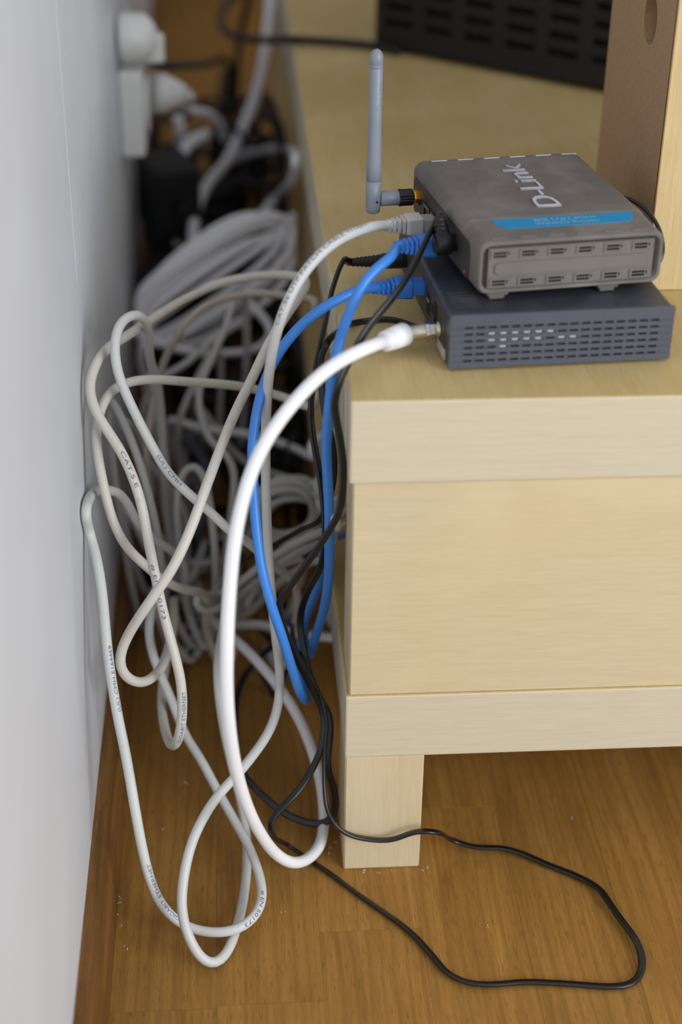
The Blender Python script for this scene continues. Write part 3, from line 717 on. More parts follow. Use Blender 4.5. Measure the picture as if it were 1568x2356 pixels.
    'bk16_grey': (3.00, [(-79.5, 423.6, 3.5), (-71.5, 393.6, 3.5), (-59.5, 370.6, 23.0), (-59.5, 348.6, 41.9), (-44.6, 358.5, 60.9), (-29.8, 364.8, 73.6), (-10.0, 323.4, 104.7), (-4.0, 215.8, 154.0), (-6.0, 265.9, 106.1), (-24.9, 301.6, 65.3), (-46.2, 299.2, 38.5), (-60.8, 287.9, 17.0)]),
    'bk17_grey': (3.00, [(-75.2, 415.3, 3.5), (-67.2, 385.3, 3.5), (-55.2, 362.3, 48.5), (-55.2, 340.3, 88.2), (-37.3, 345.4, 99.1), (-17.0, 320.3, 118.5), (-4.0, 256.1, 146.0), (-4.0, 159.9, 184.2), (-4.6, 230.5, 125.1), (-16.3, 259.9, 94.4), (-32.8, 276.4, 60.8), (-32.8, 298.4, 33.4), (-44.8, 321.4, 3.5), (-52.8, 351.4, 3.5)]),
    'bk18_grey': (3.00, [(-132.5, 410.9, 3.5), (-140.5, 380.9, 3.5), (-152.5, 357.9, 92.2), (-152.5, 335.9, 167.7), (-140.5, 346.0, 146.9), (-131.3, 340.3, 118.3), (-114.8, 339.2, 98.5), (-105.1, 334.8, 72.2), (-107.7, 319.0, 44.6), (-107.7, 341.0, 24.5), (-95.7, 364.0, 3.5), (-87.7, 394.0, 3.5)]),
    'bk19_white': (3.60, [(-130.9, 359.2, 4.1), (-138.9, 329.2, 4.1), (-150.9, 306.2, 65.3), (-150.9, 284.2, 118.8), (-144.2, 294.3, 97.1), (-134.0, 298.7, 66.2), (-116.4, 304.0, 37.6), (-116.4, 326.0, 20.7), (-104.4, 349.0, 4.1), (-96.4, 379.0, 4.1)]),
    'white_bundle_tail': (3.60, [(-98.9, 711.9, 4.1), (-90.9, 681.9, 4.1), (-78.9, 658.9, 75.3), (-78.9, 636.9, 136.9), (-53.9, 609.3, 152.4), (-38.2, 582.4, 148.0), (-27.5, 563.7, 137.1), (-37.0, 558.3, 126.6), (-61.2, 557.1, 121.4), (-95.1, 550.2, 125.1), (-122.4, 545.2, 133.0), (-144.8, 531.3, 146.0), (-144.8, 553.3, 80.3), (-132.8, 576.3, 4.1), (-124.8, 606.3, 4.1)]),
    'white_riser': (5.60, [(90.0, 1270.0, 349.0), (40.0, 1220.0, 352.0), (5.0, 1160.0, 372.0), (-10.3, 1104.3, 351.9), (-15.5, 1079.4, 308.4), (-23.8, 1052.3, 260.5), (-35.2, 1032.9, 225.6), (-50.2, 996.4, 200.8), (-65.7, 942.0, 185.0), (-87.3, 871.6, 180.7), (-99.6, 800.4, 176.3), (-103.3, 747.7, 164.8), (-102.3, 752.1, 132.7), (-102.3, 774.1, 73.0), (-90.3, 797.1, 6.1), (-82.3, 827.1, 6.1)]),
    'white_riser_loop': (4.60, [(-76.6, 1042.9, 137.8), (-58.3, 1020.0, 160.6), (-30.6, 1003.0, 174.9), (-5.6, 953.4, 190.9), (-5.6, 580.1, 294.4), (-5.6, 659.3, 252.9), (-18.1, 838.2, 172.0), (-37.3, 809.8, 160.5)]),
    'black_router_lead': (1.30, [(59.3, 105.3, 406.0), (58.5, 110.3, 410.5), (61.3, 120.6, 403.2), (53.2, 100.1, 402.8), (43.7, 77.2, 396.1), (32.7, 57.5, 386.8), (20.8, 45.7, 376.8), (10.6, 38.4, 366.9), (1.0, 28.9, 353.3), (-5.3, 22.6, 341.7), (-7.7, 22.1, 328.4), (-4.6, 21.0, 311.0), (-2.5, 19.6, 294.9), (-2.4, 18.2, 278.6), (-4.4, 19.4, 260.5), (-11.5, 21.9, 243.8), (-21.4, 27.8, 222.9), (-33.8, 32.8, 199.9), (-39.4, 34.7, 188.4), (-38.4, 36.3, 175.4), (-32.9, 40.9, 154.0), (-25.4, 44.8, 131.8), (-15.7, 47.4, 107.7), (-10.7, 44.7, 93.7), (-11.9, 35.6, 77.8), (-17.9, 24.7, 68.2), (-30.7, 8.6, 58.8), (-43.3, 1.7, 49.4), (-47.9, -1.9, 42.6), (-45.5, -4.0, 35.2), (-35.8, 20.0, 6.0), (-24.7, 11.4, 3.0), (-8.4, -4.8, 2.0), (7.3, -23.6, 2.0), (20.1, -37.9, 2.0), (32.6, -51.9, 2.0), (42.1, -65.4, 2.0), (50.9, -82.2, 2.0), (57.2, -95.8, 3.0), (69.3, -104.1, 3.0), (87.7, -104.9, 2.0), (101.1, -103.9, 2.0), (127.1, -106.7, 2.0), (156.7, -110.8, 2.0), (167.9, -108.7, 2.0), (175.0, -100.1, 2.0), (178.1, -88.5, 3.0), (176.9, -74.9, 4.0), (172.1, -59.7, 4.0), (167.7, -44.2, 4.0), (164.3, -31.2, 4.0), (152.9, -17.5, 3.0), (135.1, -5.5, 3.0), (119.5, 5.4, 4.0), (106.8, 9.0, 6.0), (87.9, 9.7, 7.0), (73.8, 13.9, 10.0), (58.2, -9.0, 38.3), (45.7, -8.0, 38.4), (34.6, -6.0, 31.3), (27.6, -6.0, 29.8), (13.7, -6.0, 31.9), (3.9, -6.0, 35.3), (-5.4, -4.9, 42.8), (-10.6, 1.9, 49.9), (-12.0, 12.6, 64.2), (-10.8, 26.2, 81.7), (-9.0, 34.5, 96.3), (-12.3, 46.5, 106.6), (-20.0, 63.7, 115.2), (-26.6, 96.7, 111.3), (-27.6, 145.7, 95.7), (-27.6, 167.7, 52.6), (-39.6, 190.7, 1.8), (-47.6, 220.7, 1.8)]),
    'black_modem_lead': (1.35, [(20.5, 172.4, 356.5), (11.5, 171.7, 356.5), (6.8, 159.4, 363.3), (1.1, 146.4, 356.1), (-3.6, 130.5, 348.1), (-7.3, 116.9, 338.1), (-11.1, 105.2, 327.4), (-15.2, 92.5, 313.0), (-17.8, 82.0, 294.7), (-15.9, 76.2, 276.9), (-12.2, 69.7, 256.2), (-10.0, 63.2, 235.3), (-9.4, 62.3, 213.9), (-12.3, 71.3, 189.1), (-20.0, 88.7, 158.3), (-23.6, 97.0, 132.2), (-20.4, 83.7, 109.6), (-14.0, 67.5, 92.7), (-6.2, 56.5, 84.6), (-6.3, 48.5, 70.9), (-8.4, 40.0, 56.0), (-3.9, 35.7, 39.1), (-2.7, 33.2, 25.0), (-6.2, 31.7, 15.9), (-13.5, 32.1, 11.7), (-29.7, 35.1, 14.8), (-42.3, 39.7, 21.2), (-54.5, 50.2, 27.6), (-63.1, 63.7, 29.9), (-67.9, 94.2, 22.0), (-69.2, 127.4, 19.0), (-67.2, 164.1, 22.6), (-60.4, 188.0, 24.7), (-45.2, 203.4, 33.2), (-31.4, 223.9, 30.5), (-31.4, 245.9, 16.8), (-43.4, 268.9, 1.9), (-51.4, 298.9, 1.9)]),
    'black_bench_lead': (1.15, [(57.9, 96.4, 343.5), (50.1, 93.9, 343.5), (32.7, 109.4, 343.5), (19.3, 107.9, 343.5), (9.8, 104.5, 343.7), (-2.1, 62.0, 356.9), (-6.6, 106.2, 329.8), (-10.7, 98.2, 325.4), (-11.2, 88.1, 317.9), (-9.9, 77.4, 299.8), (-5.9, 67.9, 284.0), (-4.1, 67.4, 263.3), (-9.6, 96.4, 212.8), (-21.8, 136.1, 179.8), (-41.6, 174.4, 143.3), (-73.1, 209.6, 100.2), (-73.1, 231.6, 55.1), (-85.1, 254.6, 1.6), (-93.1, 284.6, 1.6)]),
    'black_side_lead': (1.35, [(153.7, 201.7, 379.5), (172.0, 194.3, 386.5), (178.9, 175.0, 396.5), (183.0, 150.4, 403.5), (188.4, 120.9, 404.5), (191.3, 101.1, 397.5), (190.6, 91.9, 387.5), (185.3, 90.6, 381.0), (173.0, 98.4, 379.0)]),
    'black_tv_lead': (4.20, [(101.0, 756.7, 347.5), (83.0, 777.8, 347.5), (50.7, 792.4, 347.5), (21.1, 799.7, 348.0), (3.1, 801.5, 348.5), (-28.4, 904.1, 324.0), (-55.5, 948.6, 317.4), (-70.5, 1018.6, 316.3), (-64.2, 1090.3, 320.9), (-38.2, 1147.9, 323.6), (-50.0, 1190.0, 250.0), (-60.0, 1230.0, 100.0), (-65.0, 1280.0, 6.0), (-60.0, 1330.0, 6.0)]),
    'black_gap_a': (4.00, [(-135.1, 697.7, 354.0), (-126.1, 735.5, 340.5), (-110.0, 855.8, 310.2), (-85.2, 1006.8, 274.2), (-66.8, 1109.6, 254.0), (-61.0, 1201.0, 212.6), (-66.2, 1235.0, 170.6), (-80.3, 1315.4, 107.7), (-113.2, 1210.1, 121.8), (-113.2, 1232.1, 67.0), (-101.2, 1255.1, 4.5), (-93.2, 1285.1, 4.5)]),
    'blk00': (4.00, [(-169.6, 1373.2, 6.0), (-169.6, 1343.2, 158.9), (-119.2, 1271.0, 136.1), (-101.5, 1242.3, 167.2), (-41.3, 1110.8, 183.5), (-48.9, 1084.7, 168.0), (-32.3, 994.0, 212.1), (-8.0, 947.1, 225.9), (-8.0, 987.1, 6.0)]),
    'blk01': (4.60, [(-153.7, 1242.6, 6.0), (-153.7, 1212.6, 156.0), (-122.6, 1140.7, 165.9), (-101.2, 1163.8, 187.0), (-85.1, 1127.6, 185.2), (-41.7, 1089.1, 212.3), (-23.2, 1076.3, 222.0), (-8.0, 1040.1, 200.3), (-8.0, 1080.1, 6.0)]),
    'blk02': (3.60, [(-166.4, 1070.0, 6.0), (-166.4, 1040.0, 185.4), (-140.5, 977.0, 185.0), (-136.2, 1030.1, 150.3), (-134.9, 928.1, 148.1), (-115.3, 976.1, 130.6), (-93.4, 895.5, 92.9), (-78.8, 834.6, 114.6), (-78.8, 874.6, 6.0)]),
    'blk03': (4.00, [(-156.3, 1025.3, 6.0), (-156.3, 995.3, 169.1), (-146.4, 995.7, 160.7), (-145.3, 948.5, 151.4), (-132.6, 934.2, 139.3), (-139.7, 837.3, 151.7), (-106.3, 803.0, 128.3), (-124.6, 761.7, 109.7), (-124.6, 801.7, 6.0)]),
    'blk04': (4.60, [(-147.8, 1104.3, 6.0), (-147.8, 1074.3, 154.6), (-109.5, 1065.3, 165.5), (-81.0, 1019.4, 161.1), (-71.3, 1016.0, 204.3), (-36.6, 959.4, 193.3), (-15.3, 929.7, 214.7), (-8.0, 910.9, 215.7), (-8.0, 950.9, 6.0)]),
    'blk05': (3.60, [(-111.7, 922.4, 6.0), (-111.7, 892.4, 168.1), (-89.3, 892.8, 166.9), (-74.9, 886.0, 170.8), (-69.2, 893.8, 178.6), (-24.1, 880.1, 171.7), (-8.0, 861.2, 186.4), (-8.0, 805.7, 200.3), (-8.0, 845.7, 6.0)]),
    'blk06': (4.00, [(-144.7, 887.9, 6.0), (-144.7, 857.9, 141.6), (-118.6, 859.8, 132.0), (-82.6, 846.2, 134.9), (-45.6, 814.1, 139.2), (-33.9, 790.8, 161.9), (-8.0, 815.6, 128.4), (-8.0, 820.4, 148.0), (-8.0, 860.4, 6.0)]),
    'blk07': (4.60, [(-61.9, 1524.1, 6.0), (-61.9, 1494.1, 135.9), (-72.6, 1385.0, 153.9), (-76.4, 1287.3, 107.2), (-66.5, 1252.8, 124.3), (-71.2, 1232.8, 101.7), (-44.1, 1114.3, 134.2), (-46.6, 1069.5, 125.4), (-46.6, 1109.5, 6.0)]),
    'blk08': (3.60, [(-24.5, 1286.6, 6.0), (-24.5, 1256.6, 158.4), (-10.5, 1215.4, 163.4), (-28.1, 1114.8, 191.4), (-8.0, 1054.0, 182.5), (-8.0, 1052.4, 135.8), (-8.0, 1028.0, 161.4), (-8.0, 889.8, 181.2), (-8.0, 929.8, 6.0)]),
    'blk09': (4.00, [(-83.6, 1015.2, 6.0), (-83.6, 985.2, 113.9), (-83.5, 944.4, 118.7), (-32.5, 858.7, 139.2), (-52.6, 834.6, 113.8), (-49.0, 823.0, 128.5), (-8.0, 801.8, 125.8), (-8.0, 736.3, 131.7), (-8.0, 776.3, 6.0)]),
    'blk10': (4.60, [(-106.3, 902.7, 6.0), (-106.3, 872.7, 89.0), (-103.8, 818.6, 105.7), (-89.7, 804.7, 124.8), (-72.2, 747.4, 90.1), (-38.6, 725.2, 105.7), (-21.7, 723.5, 138.0), (-10.0, 659.7, 154.7), (-10.0, 699.7, 6.0)]),
    'blk11': (3.60, [(-136.3, 952.2, 6.0), (-136.3, 922.2, 187.7), (-153.7, 942.9, 161.8), (-138.4, 864.3, 161.4), (-143.4, 849.0, 123.6), (-129.6, 775.3, 146.6), (-144.6, 777.0, 114.0), (-143.3, 756.3, 127.9), (-143.3, 796.3, 6.0)]),
    'blk12': (4.00, [(-74.3, 766.2, 6.0), (-74.3, 736.2, 128.6), (-54.2, 731.0, 111.4), (-34.6, 683.0, 107.2), (-36.5, 646.1, 128.6), (-24.2, 624.4, 119.8), (-17.7, 601.8, 145.8), (-8.0, 482.2, 159.7), (-8.0, 522.2, 6.0)]),
    'blk13': (4.60, [(-122.8, 662.3, 6.0), (-122.8, 632.3, 130.9), (-133.7, 626.3, 121.5), (-123.0, 662.9, 100.3), (-107.8, 613.7, 87.6), (-121.2, 591.5, 72.9), (-87.1, 565.2, 70.5), (-63.7, 560.6, 61.6), (-63.7, 600.6, 6.0)]),
    'blk14': (3.60, [(-129.9, 891.6, 6.0), (-129.9, 861.6, 73.5), (-103.3, 868.3, 102.8), (-86.7, 807.8, 100.7), (-59.9, 820.6, 128.7), (-19.1, 817.8, 133.3), (-8.0, 744.2, 169.4), (-8.0, 755.1, 189.1), (-8.0, 795.1, 6.0)]),
    'blk15': (4.00, [(-44.8, 1269.4, 6.0), (-44.8, 1239.4, 149.3), (-62.5, 1224.8, 132.7), (-8.0, 1102.3, 122.5), (-8.0, 1031.5, 125.3), (-19.1, 956.2, 139.7), (-8.0, 921.9, 141.0), (-8.0, 817.6, 139.0), (-8.0, 857.6, 6.0)]),
    'blk16': (4.60, [(-125.0, 618.9, 6.0), (-125.0, 588.9, 45.9), (-89.3, 601.4, 45.4), (-72.2, 547.1, 98.8), (-63.7, 518.3, 112.0), (-53.0, 512.8, 113.5), (-23.2, 450.6, 129.6), (-9.7, 439.5, 129.5), (-9.7, 479.5, 6.0)]),
    'blk17': (3.60, [(-72.7, 698.1, 6.0), (-72.7, 668.1, 68.4), (-54.0, 593.7, 78.7), (-54.3, 566.5, 77.1), (-37.5, 472.8, 141.0), (-20.9, 529.4, 68.6), (-8.1, 453.3, 94.8), (-20.1, 396.0, 104.9), (-20.1, 436.0, 6.0)]),
    'blk18': (4.00, [(-104.8, 559.1, 6.0), (-104.8, 529.1, 31.3), (-81.8, 487.7, 52.5), (-82.7, 515.9, 27.8), (-60.0, 458.5, 32.0), (-33.2, 385.0, 68.9), (-20.9, 363.6, 64.5), (-8.0, 374.9, 74.9), (-8.0, 414.9, 6.0)]),
    'blk19': (4.60, [(-93.2, 489.4, 6.0), (-93.2, 459.4, 11.6), (-86.0, 468.5, 6.0), (-52.5, 413.7, 30.1), (-47.9, 421.2, 13.8), (-26.1, 362.3, 44.5), (-24.6, 382.8, 12.6), (-15.1, 360.9, 34.2), (-15.1, 400.9, 6.0)]),
    'blk20': (3.60, [(-104.0, 401.4, 6.0), (-104.0, 371.4, 34.4), (-106.9, 404.7, 20.3), (-111.3, 386.6, 6.0), (-81.2, 376.1, 28.3), (-63.9, 373.4, 25.9), (-61.8, 370.1, 9.9), (-63.6, 341.7, 6.0), (-63.6, 381.7, 6.0)]),
    'blk21': (4.00, [(-53.5, 638.9, 6.0), (-53.5, 608.9, 42.1), (-36.8, 552.8, 82.8), (-37.5, 525.9, 47.4), (-33.0, 511.5, 53.7), (-48.9, 455.6, 43.9), (-38.3, 485.8, 6.0), (-38.0, 438.8, 16.4), (-38.0, 478.8, 6.0)]),
    'blk22': (4.60, [(-147.8, 376.3, 6.0), (-147.8, 346.3, 13.4), (-139.6, 379.8, 6.0), (-126.1, 328.9, 17.7), (-143.0, 356.7, 6.2), (-113.9, 315.4, 6.3), (-118.9, 266.9, 30.6), (-105.8, 276.9, 25.2), (-105.8, 316.9, 6.0)]),
    'blk23': (3.60, [(-41.4, 363.8, 6.0), (-41.4, 333.8, 20.0), (-35.4, 336.1, 6.0), (-47.7, 317.0, 32.1), (-20.5, 290.9, 6.0), (-15.5, 292.8, 26.2), (-13.5, 240.9, 55.7), (-18.0, 173.3, 81.4), (-18.0, 213.3, 6.0)]),
    'blk24': (4.00, [(-115.4, 743.1, 6.0), (-115.4, 713.1, 74.4), (-92.3, 655.1, 87.3), (-71.2, 627.5, 98.4), (-55.4, 571.2, 94.1), (-55.9, 651.2, 85.9), (-24.6, 532.8, 111.5), (-13.6, 537.1, 122.9), (-13.6, 577.1, 6.0)]),
    'blk25': (4.60, [(-53.2, 593.0, 6.0), (-53.2, 563.0, 75.4), (-55.0, 560.4, 43.5), (-25.9, 546.2, 23.3), (-15.9, 488.9, 72.9), (-9.6, 469.8, 56.5), (-31.9, 474.8, 69.4), (-8.0, 408.4, 77.2), (-8.0, 448.4, 6.0)]),
    'blk26': (3.60, [(-162.3, 953.1, 6.0), (-162.3, 923.1, 57.4), (-112.2, 857.0, 74.9), (-137.9, 876.0, 39.7), (-118.7, 806.3, 68.7), (-106.5, 780.6, 103.2), (-82.6, 730.7, 98.6), (-119.6, 726.0, 55.5), (-119.6, 766.0, 6.0)]),
    'blk27': (4.00, [(-108.3, 1330.4, 6.0), (-108.3, 1300.4, 116.4), (-86.7, 1257.4, 121.7), (-63.6, 1252.6, 108.6), (-62.0, 1134.3, 135.0), (-35.7, 1134.5, 164.8), (-14.3, 1064.7, 155.9), (-8.0, 989.9, 161.5), (-8.0, 1029.9, 6.0)]),
    'blk28': (4.60, [(-143.2, 985.2, 6.0), (-143.2, 955.2, 130.5), (-121.8, 990.6, 134.9), (-114.6, 946.4, 139.7), (-88.7, 969.8, 127.8), (-44.2, 994.7, 146.6), (-56.2, 956.7, 159.2), (-36.4, 961.7, 151.6), (-36.4, 1001.7, 6.0)]),
    'grey_gap': (3.40, [(-47.1, 530.6, 3.9), (-39.1, 500.6, 3.9), (-27.1, 477.6, 17.0), (-27.1, 455.6, 30.9), (-57.8, 509.5, 20.0), (-90.3, 572.5, 24.5), (-111.7, 593.9, 18.7), (-115.7, 565.9, 9.7), (-102.4, 508.5, 12.5), (-94.0, 446.4, 6.4)]),
    'white_strap_a': (4.50, [(-104.5, 728.5, 315.5), (-100.0, 735.0, 310.0), (-108.2, 812.7, 276.1), (-89.2, 850.1, 263.2), (-75.3, 883.9, 243.4), (-69.9, 913.7, 215.6)]),
    'white_strap_b': (5.60, [(-118.6, 889.6, 247.6), (-116.5, 884.4, 238.8), (-116.6, 889.1, 227.1), (-118.9, 911.1, 204.7)]),
    'white_strap_c': (6.50, [(-88.4, 898.1, 226.1), (-104.4, 875.4, 225.0), (-114.7, 849.5, 218.9), (-118.5, 822.1, 211.2), (-113.5, 813.8, 197.6), (-110.3, 803.4, 180.0), (-112.6, 792.2, 160.5)]),
    'slate_strap': (5.50, [(-107.3, 612.6, 6.0), (-115.3, 582.6, 6.0), (-127.3, 559.6, 32.7), (-127.3, 537.6, 59.4), (-112.4, 503.8, 62.9), (-94.6, 474.9, 55.4), (-88.9, 446.2, 46.6), (-94.9, 413.8, 30.0), (-104.3, 384.0, 17.3), (-109.8, 353.7, 5.8)]),
    'white_bundle': (3.40, [(-5.0, 674.6, 213.1), (-5.0, 665.7, 210.1), (-18.2, 651.8, 201.3), (-51.4, 632.9, 185.6), (-111.6, 601.5, 155.0), (-141.7, 586.9, 138.2), (-153.0, 580.3, 126.9), (-153.0, 580.1, 120.3), (-149.3, 585.2, 118.7), (-128.3, 595.0, 122.9), (-96.2, 609.8, 134.2), (-41.4, 636.2, 160.1), (-14.7, 648.4, 175.3), (-5.0, 654.0, 186.7), (-5.0, 654.5, 194.8), (-13.1, 652.2, 200.6), (-34.1, 645.5, 200.9), (-64.8, 633.4, 193.3), (-116.1, 609.2, 169.9), (-140.6, 596.4, 154.0), (-150.5, 588.5, 139.3), (-147.8, 584.5, 126.3), (-134.2, 584.8, 117.1), (-111.6, 590.0, 114.2), (-80.9, 601.5, 120.8), (-31.8, 626.2, 144.8), (-10.8, 641.0, 163.8), (-5.6, 652.3, 183.3), (-13.4, 660.3, 202.1), (-29.4, 662.7, 215.1), (-51.7, 658.2, 218.6), (-80.3, 645.6, 210.1), (-127.1, 619.0, 182.9), (-147.2, 602.8, 161.8), (-153.0, 591.8, 142.7), (-150.2, 586.3, 127.5), (-137.8, 586.9, 119.1), (-117.9, 593.9, 119.2), (-89.8, 607.9, 129.6), (-40.8, 634.9, 156.7), (-17.2, 649.5, 175.2), (-5.8, 657.6, 189.6), (-5.0, 659.5, 198.7), (-13.2, 656.0, 203.1), (-31.9, 647.5, 201.0), (-61.3, 633.3, 190.6), (-113.9, 606.6, 164.7), (-140.7, 592.9, 148.4), (-153.0, 585.6, 135.7), (-153.0, 583.8, 126.9), (-148.2, 587.5, 123.5), (-129.5, 596.6, 126.9), (-99.9, 611.7, 138.9), (-46.3, 640.0, 167.2), (-19.7, 654.9, 185.8), (-6.9, 663.4, 200.7), (-5.9, 666.1, 211.5), (-16.4, 662.9, 215.7), (-37.3, 654.5, 213.4), (-69.1, 640.0, 202.5), (-124.0, 612.3, 174.9), (-150.4, 597.8, 156.8), (-153.0, 589.3, 141.5), (-153.0, 586.0, 129.4), (-148.2, 587.9, 122.2), (-125.8, 595.3, 122.0), (-93.5, 609.1, 131.1), (-39.6, 636.4, 157.5), (-14.5, 651.5, 175.8), (-5.0, 661.2, 192.3), (-7.7, 666.3, 206.1), (-21.8, 665.9, 215.5), (-44.5, 659.4, 216.8), (-75.9, 645.8, 207.7), (-128.2, 618.4, 180.8), (-152.3, 603.0, 161.9), (-153.0, 593.4, 145.4), (-153.0, 589.0, 132.6), (-147.8, 590.4, 125.6), (-126.9, 597.8, 126.3), (-97.1, 611.8, 136.9), (-46.1, 639.1, 164.5), (-22.5, 654.1, 183.8), (-12.8, 663.2, 200.1), (-14.5, 666.9, 212.7), (-25.3, 664.4, 218.4), (-45.3, 656.6, 217.0), (-74.8, 642.4, 206.5), (-125.6, 615.2, 179.4), (-149.2, 600.2, 160.4), (-153.0, 590.8, 143.9), (-153.0, 586.5, 130.7), (-143.7, 587.5, 122.6), (-121.8, 593.9, 121.7), (-90.7, 606.8, 130.2), (-38.6, 632.8, 155.5), (-13.8, 646.8, 172.9), (-5.0, 655.4, 188.1), (-5.0, 659.1, 200.2), (-16.8, 657.7, 208.8), (-37.9, 650.4, 209.9), (-68.5, 636.2, 200.9), (-121.2, 608.2, 174.3), (-146.7, 592.2, 155.8), (-153.0, 581.9, 139.8), (-153.0, 577.0, 127.4), (-146.2, 577.9, 120.9), (-125.2, 584.9, 122.2), (-93.8, 599.1, 133.7), (-38.6, 627.6, 163.2), (-12.0, 643.2, 183.8), (-5.0, 652.7, 201.2), (-5.0, 656.4, 214.6), (-14.0, 654.8, 218.7), (-37.2, 647.6, 215.6), (-69.2, 634.3, 203.5), (-121.2, 608.8, 175.4), (-143.7, 596.5, 156.7), (-151.2, 590.3, 140.9), (-147.0, 589.1, 128.3), (-133.0, 592.8, 120.4), (-111.6, 601.2, 118.9), (-83.8, 614.6, 125.4), (-41.0, 638.0, 145.7), (-23.1, 650.7, 159.3), (-18.1, 658.7, 171.4), (-23.1, 662.7, 181.4), (-32.7, 662.8, 191.1), (-49.1, 658.2, 194.4), (-72.7, 647.8, 188.7), (-114.2, 625.8, 167.6), (-134.5, 612.6, 151.3), (-143.7, 603.5, 136.0), (-143.0, 598.6, 123.1), (-133.2, 598.5, 115.1), (-115.0, 604.0, 114.3), (-87.5, 616.1, 123.2), (-38.0, 641.7, 149.4), (-13.4, 656.5, 168.6), (-5.0, 666.0, 185.8), (-5.0, 670.4, 199.4), (-14.3, 667.5, 207.4), (-36.2, 658.6, 207.6), (-67.8, 643.0, 198.1), (-121.7, 613.9, 171.5), (-147.5, 597.8, 154.1), (-153.0, 587.9, 139.9), (-153.0, 583.7, 129.8), (-148.6, 585.3, 125.5), (-128.7, 592.7, 128.6), (-99.0, 606.4, 141.0), (-47.0, 633.2, 170.0), (-22.3, 646.9, 189.5), (-11.3, 654.2, 205.5), (-11.8, 655.8, 217.3), (-21.6, 653.9, 221.2), (-41.3, 646.8, 218.5), (-71.4, 633.5, 207.1), (-124.1, 607.3, 179.1), (-149.4, 593.7, 160.1), (-153.0, 586.0, 143.8), (-153.0, 583.5, 130.9), (-147.2, 586.2, 123.0), (-125.2, 594.5, 122.1), (-93.3, 609.2, 130.6), (-39.1, 637.5, 156.4), (-13.1, 653.5, 173.8), (-5.0, 663.8, 189.0)]),
    'grey_coil': (3.00, [(-5.0, 276.5, 116.1), (-5.7, 274.7, 122.7), (-11.8, 272.7, 127.5), (-20.7, 270.8, 129.5), (-36.3, 268.3, 127.2), (-43.7, 267.2, 123.1), (-47.1, 266.8, 117.0), (-46.9, 266.9, 109.9), (-43.6, 267.3, 103.2), (-37.6, 267.9, 98.3), (-28.7, 268.7, 96.6), (-13.6, 270.3, 99.6), (-6.5, 270.7, 104.7), (-5.0, 270.6, 112.1), (-5.0, 270.1, 120.8), (-7.4, 270.5, 129.0), (-13.5, 270.5, 135.2), (-22.6, 270.2, 137.9), (-38.5, 268.6, 135.3), (-46.3, 268.0, 130.0), (-49.7, 267.5, 122.0), (-49.5, 267.3, 112.5), (-45.8, 267.3, 103.2), (-39.0, 267.8, 96.2), (-29.0, 269.0, 93.3), (-11.7, 271.8, 96.3), (-5.0, 274.0, 102.4), (-5.0, 276.2, 111.6), (-5.0, 278.3, 122.6), (-5.0, 278.9, 132.8), (-12.5, 278.9, 140.2), (-23.1, 277.7, 143.0), (-41.1, 274.7, 139.5), (-49.3, 272.3, 132.8), (-52.5, 270.0, 123.1), (-51.6, 268.0, 112.0), (-47.0, 266.4, 101.5), (-39.4, 265.7, 93.9), (-28.6, 266.0, 90.8), (-10.6, 268.2, 94.2), (-5.0, 269.8, 100.7), (-5.0, 271.4, 110.4), (-5.0, 272.7, 121.4), (-5.0, 274.2, 131.6), (-12.1, 274.9, 139.0), (-22.7, 274.5, 141.7), (-40.4, 272.2, 138.0), (-48.4, 270.6, 131.1), (-51.4, 269.0, 121.2), (-50.4, 267.6, 109.9), (-45.8, 266.8, 99.3), (-38.2, 266.8, 91.5), (-27.8, 267.9, 88.3), (-10.5, 270.8, 91.4), (-5.0, 273.1, 97.7), (-5.0, 275.3, 107.1)]),
}

def cpath(key, step=0.004):
    r, pts = CABLE_PATHS[key]
    return Path([Vector(p) / 1000 for p in pts], step), r / 1000

def rt_w(p):
    c, s = math.cos(RT_YAW), math.sin(RT_YAW)
    return Vector((0.0745 + c * p[0] - s * p[1], 0.0535 + s * p[0] + c * p[1], 0.3805 + p[2]))
def md_w(p):
    c, s = math.cos(MD_YAW), math.sin(MD_YAW)
    return Vector((0.0582 + c * p[0] - s * p[1], 0.0363 + s * p[0] + c * p[1], 0.3422 + p[2]))

def cable(key, name, label, mat, group=None, n=10):
    pa, r = cpath(key)
    root = thing(name, label, 'cable', pa.p[0], 0, group)
    o = obj('jacket', sweep(pa, circle(r, n)), mat, root, True)
    o.matrix_parent_inverse = Matrix.Translation(-root.location)
    return root, pa, r

def under(o, root):
    o.matrix_parent_inverse = Matrix.Translation(-root.location)
    return o

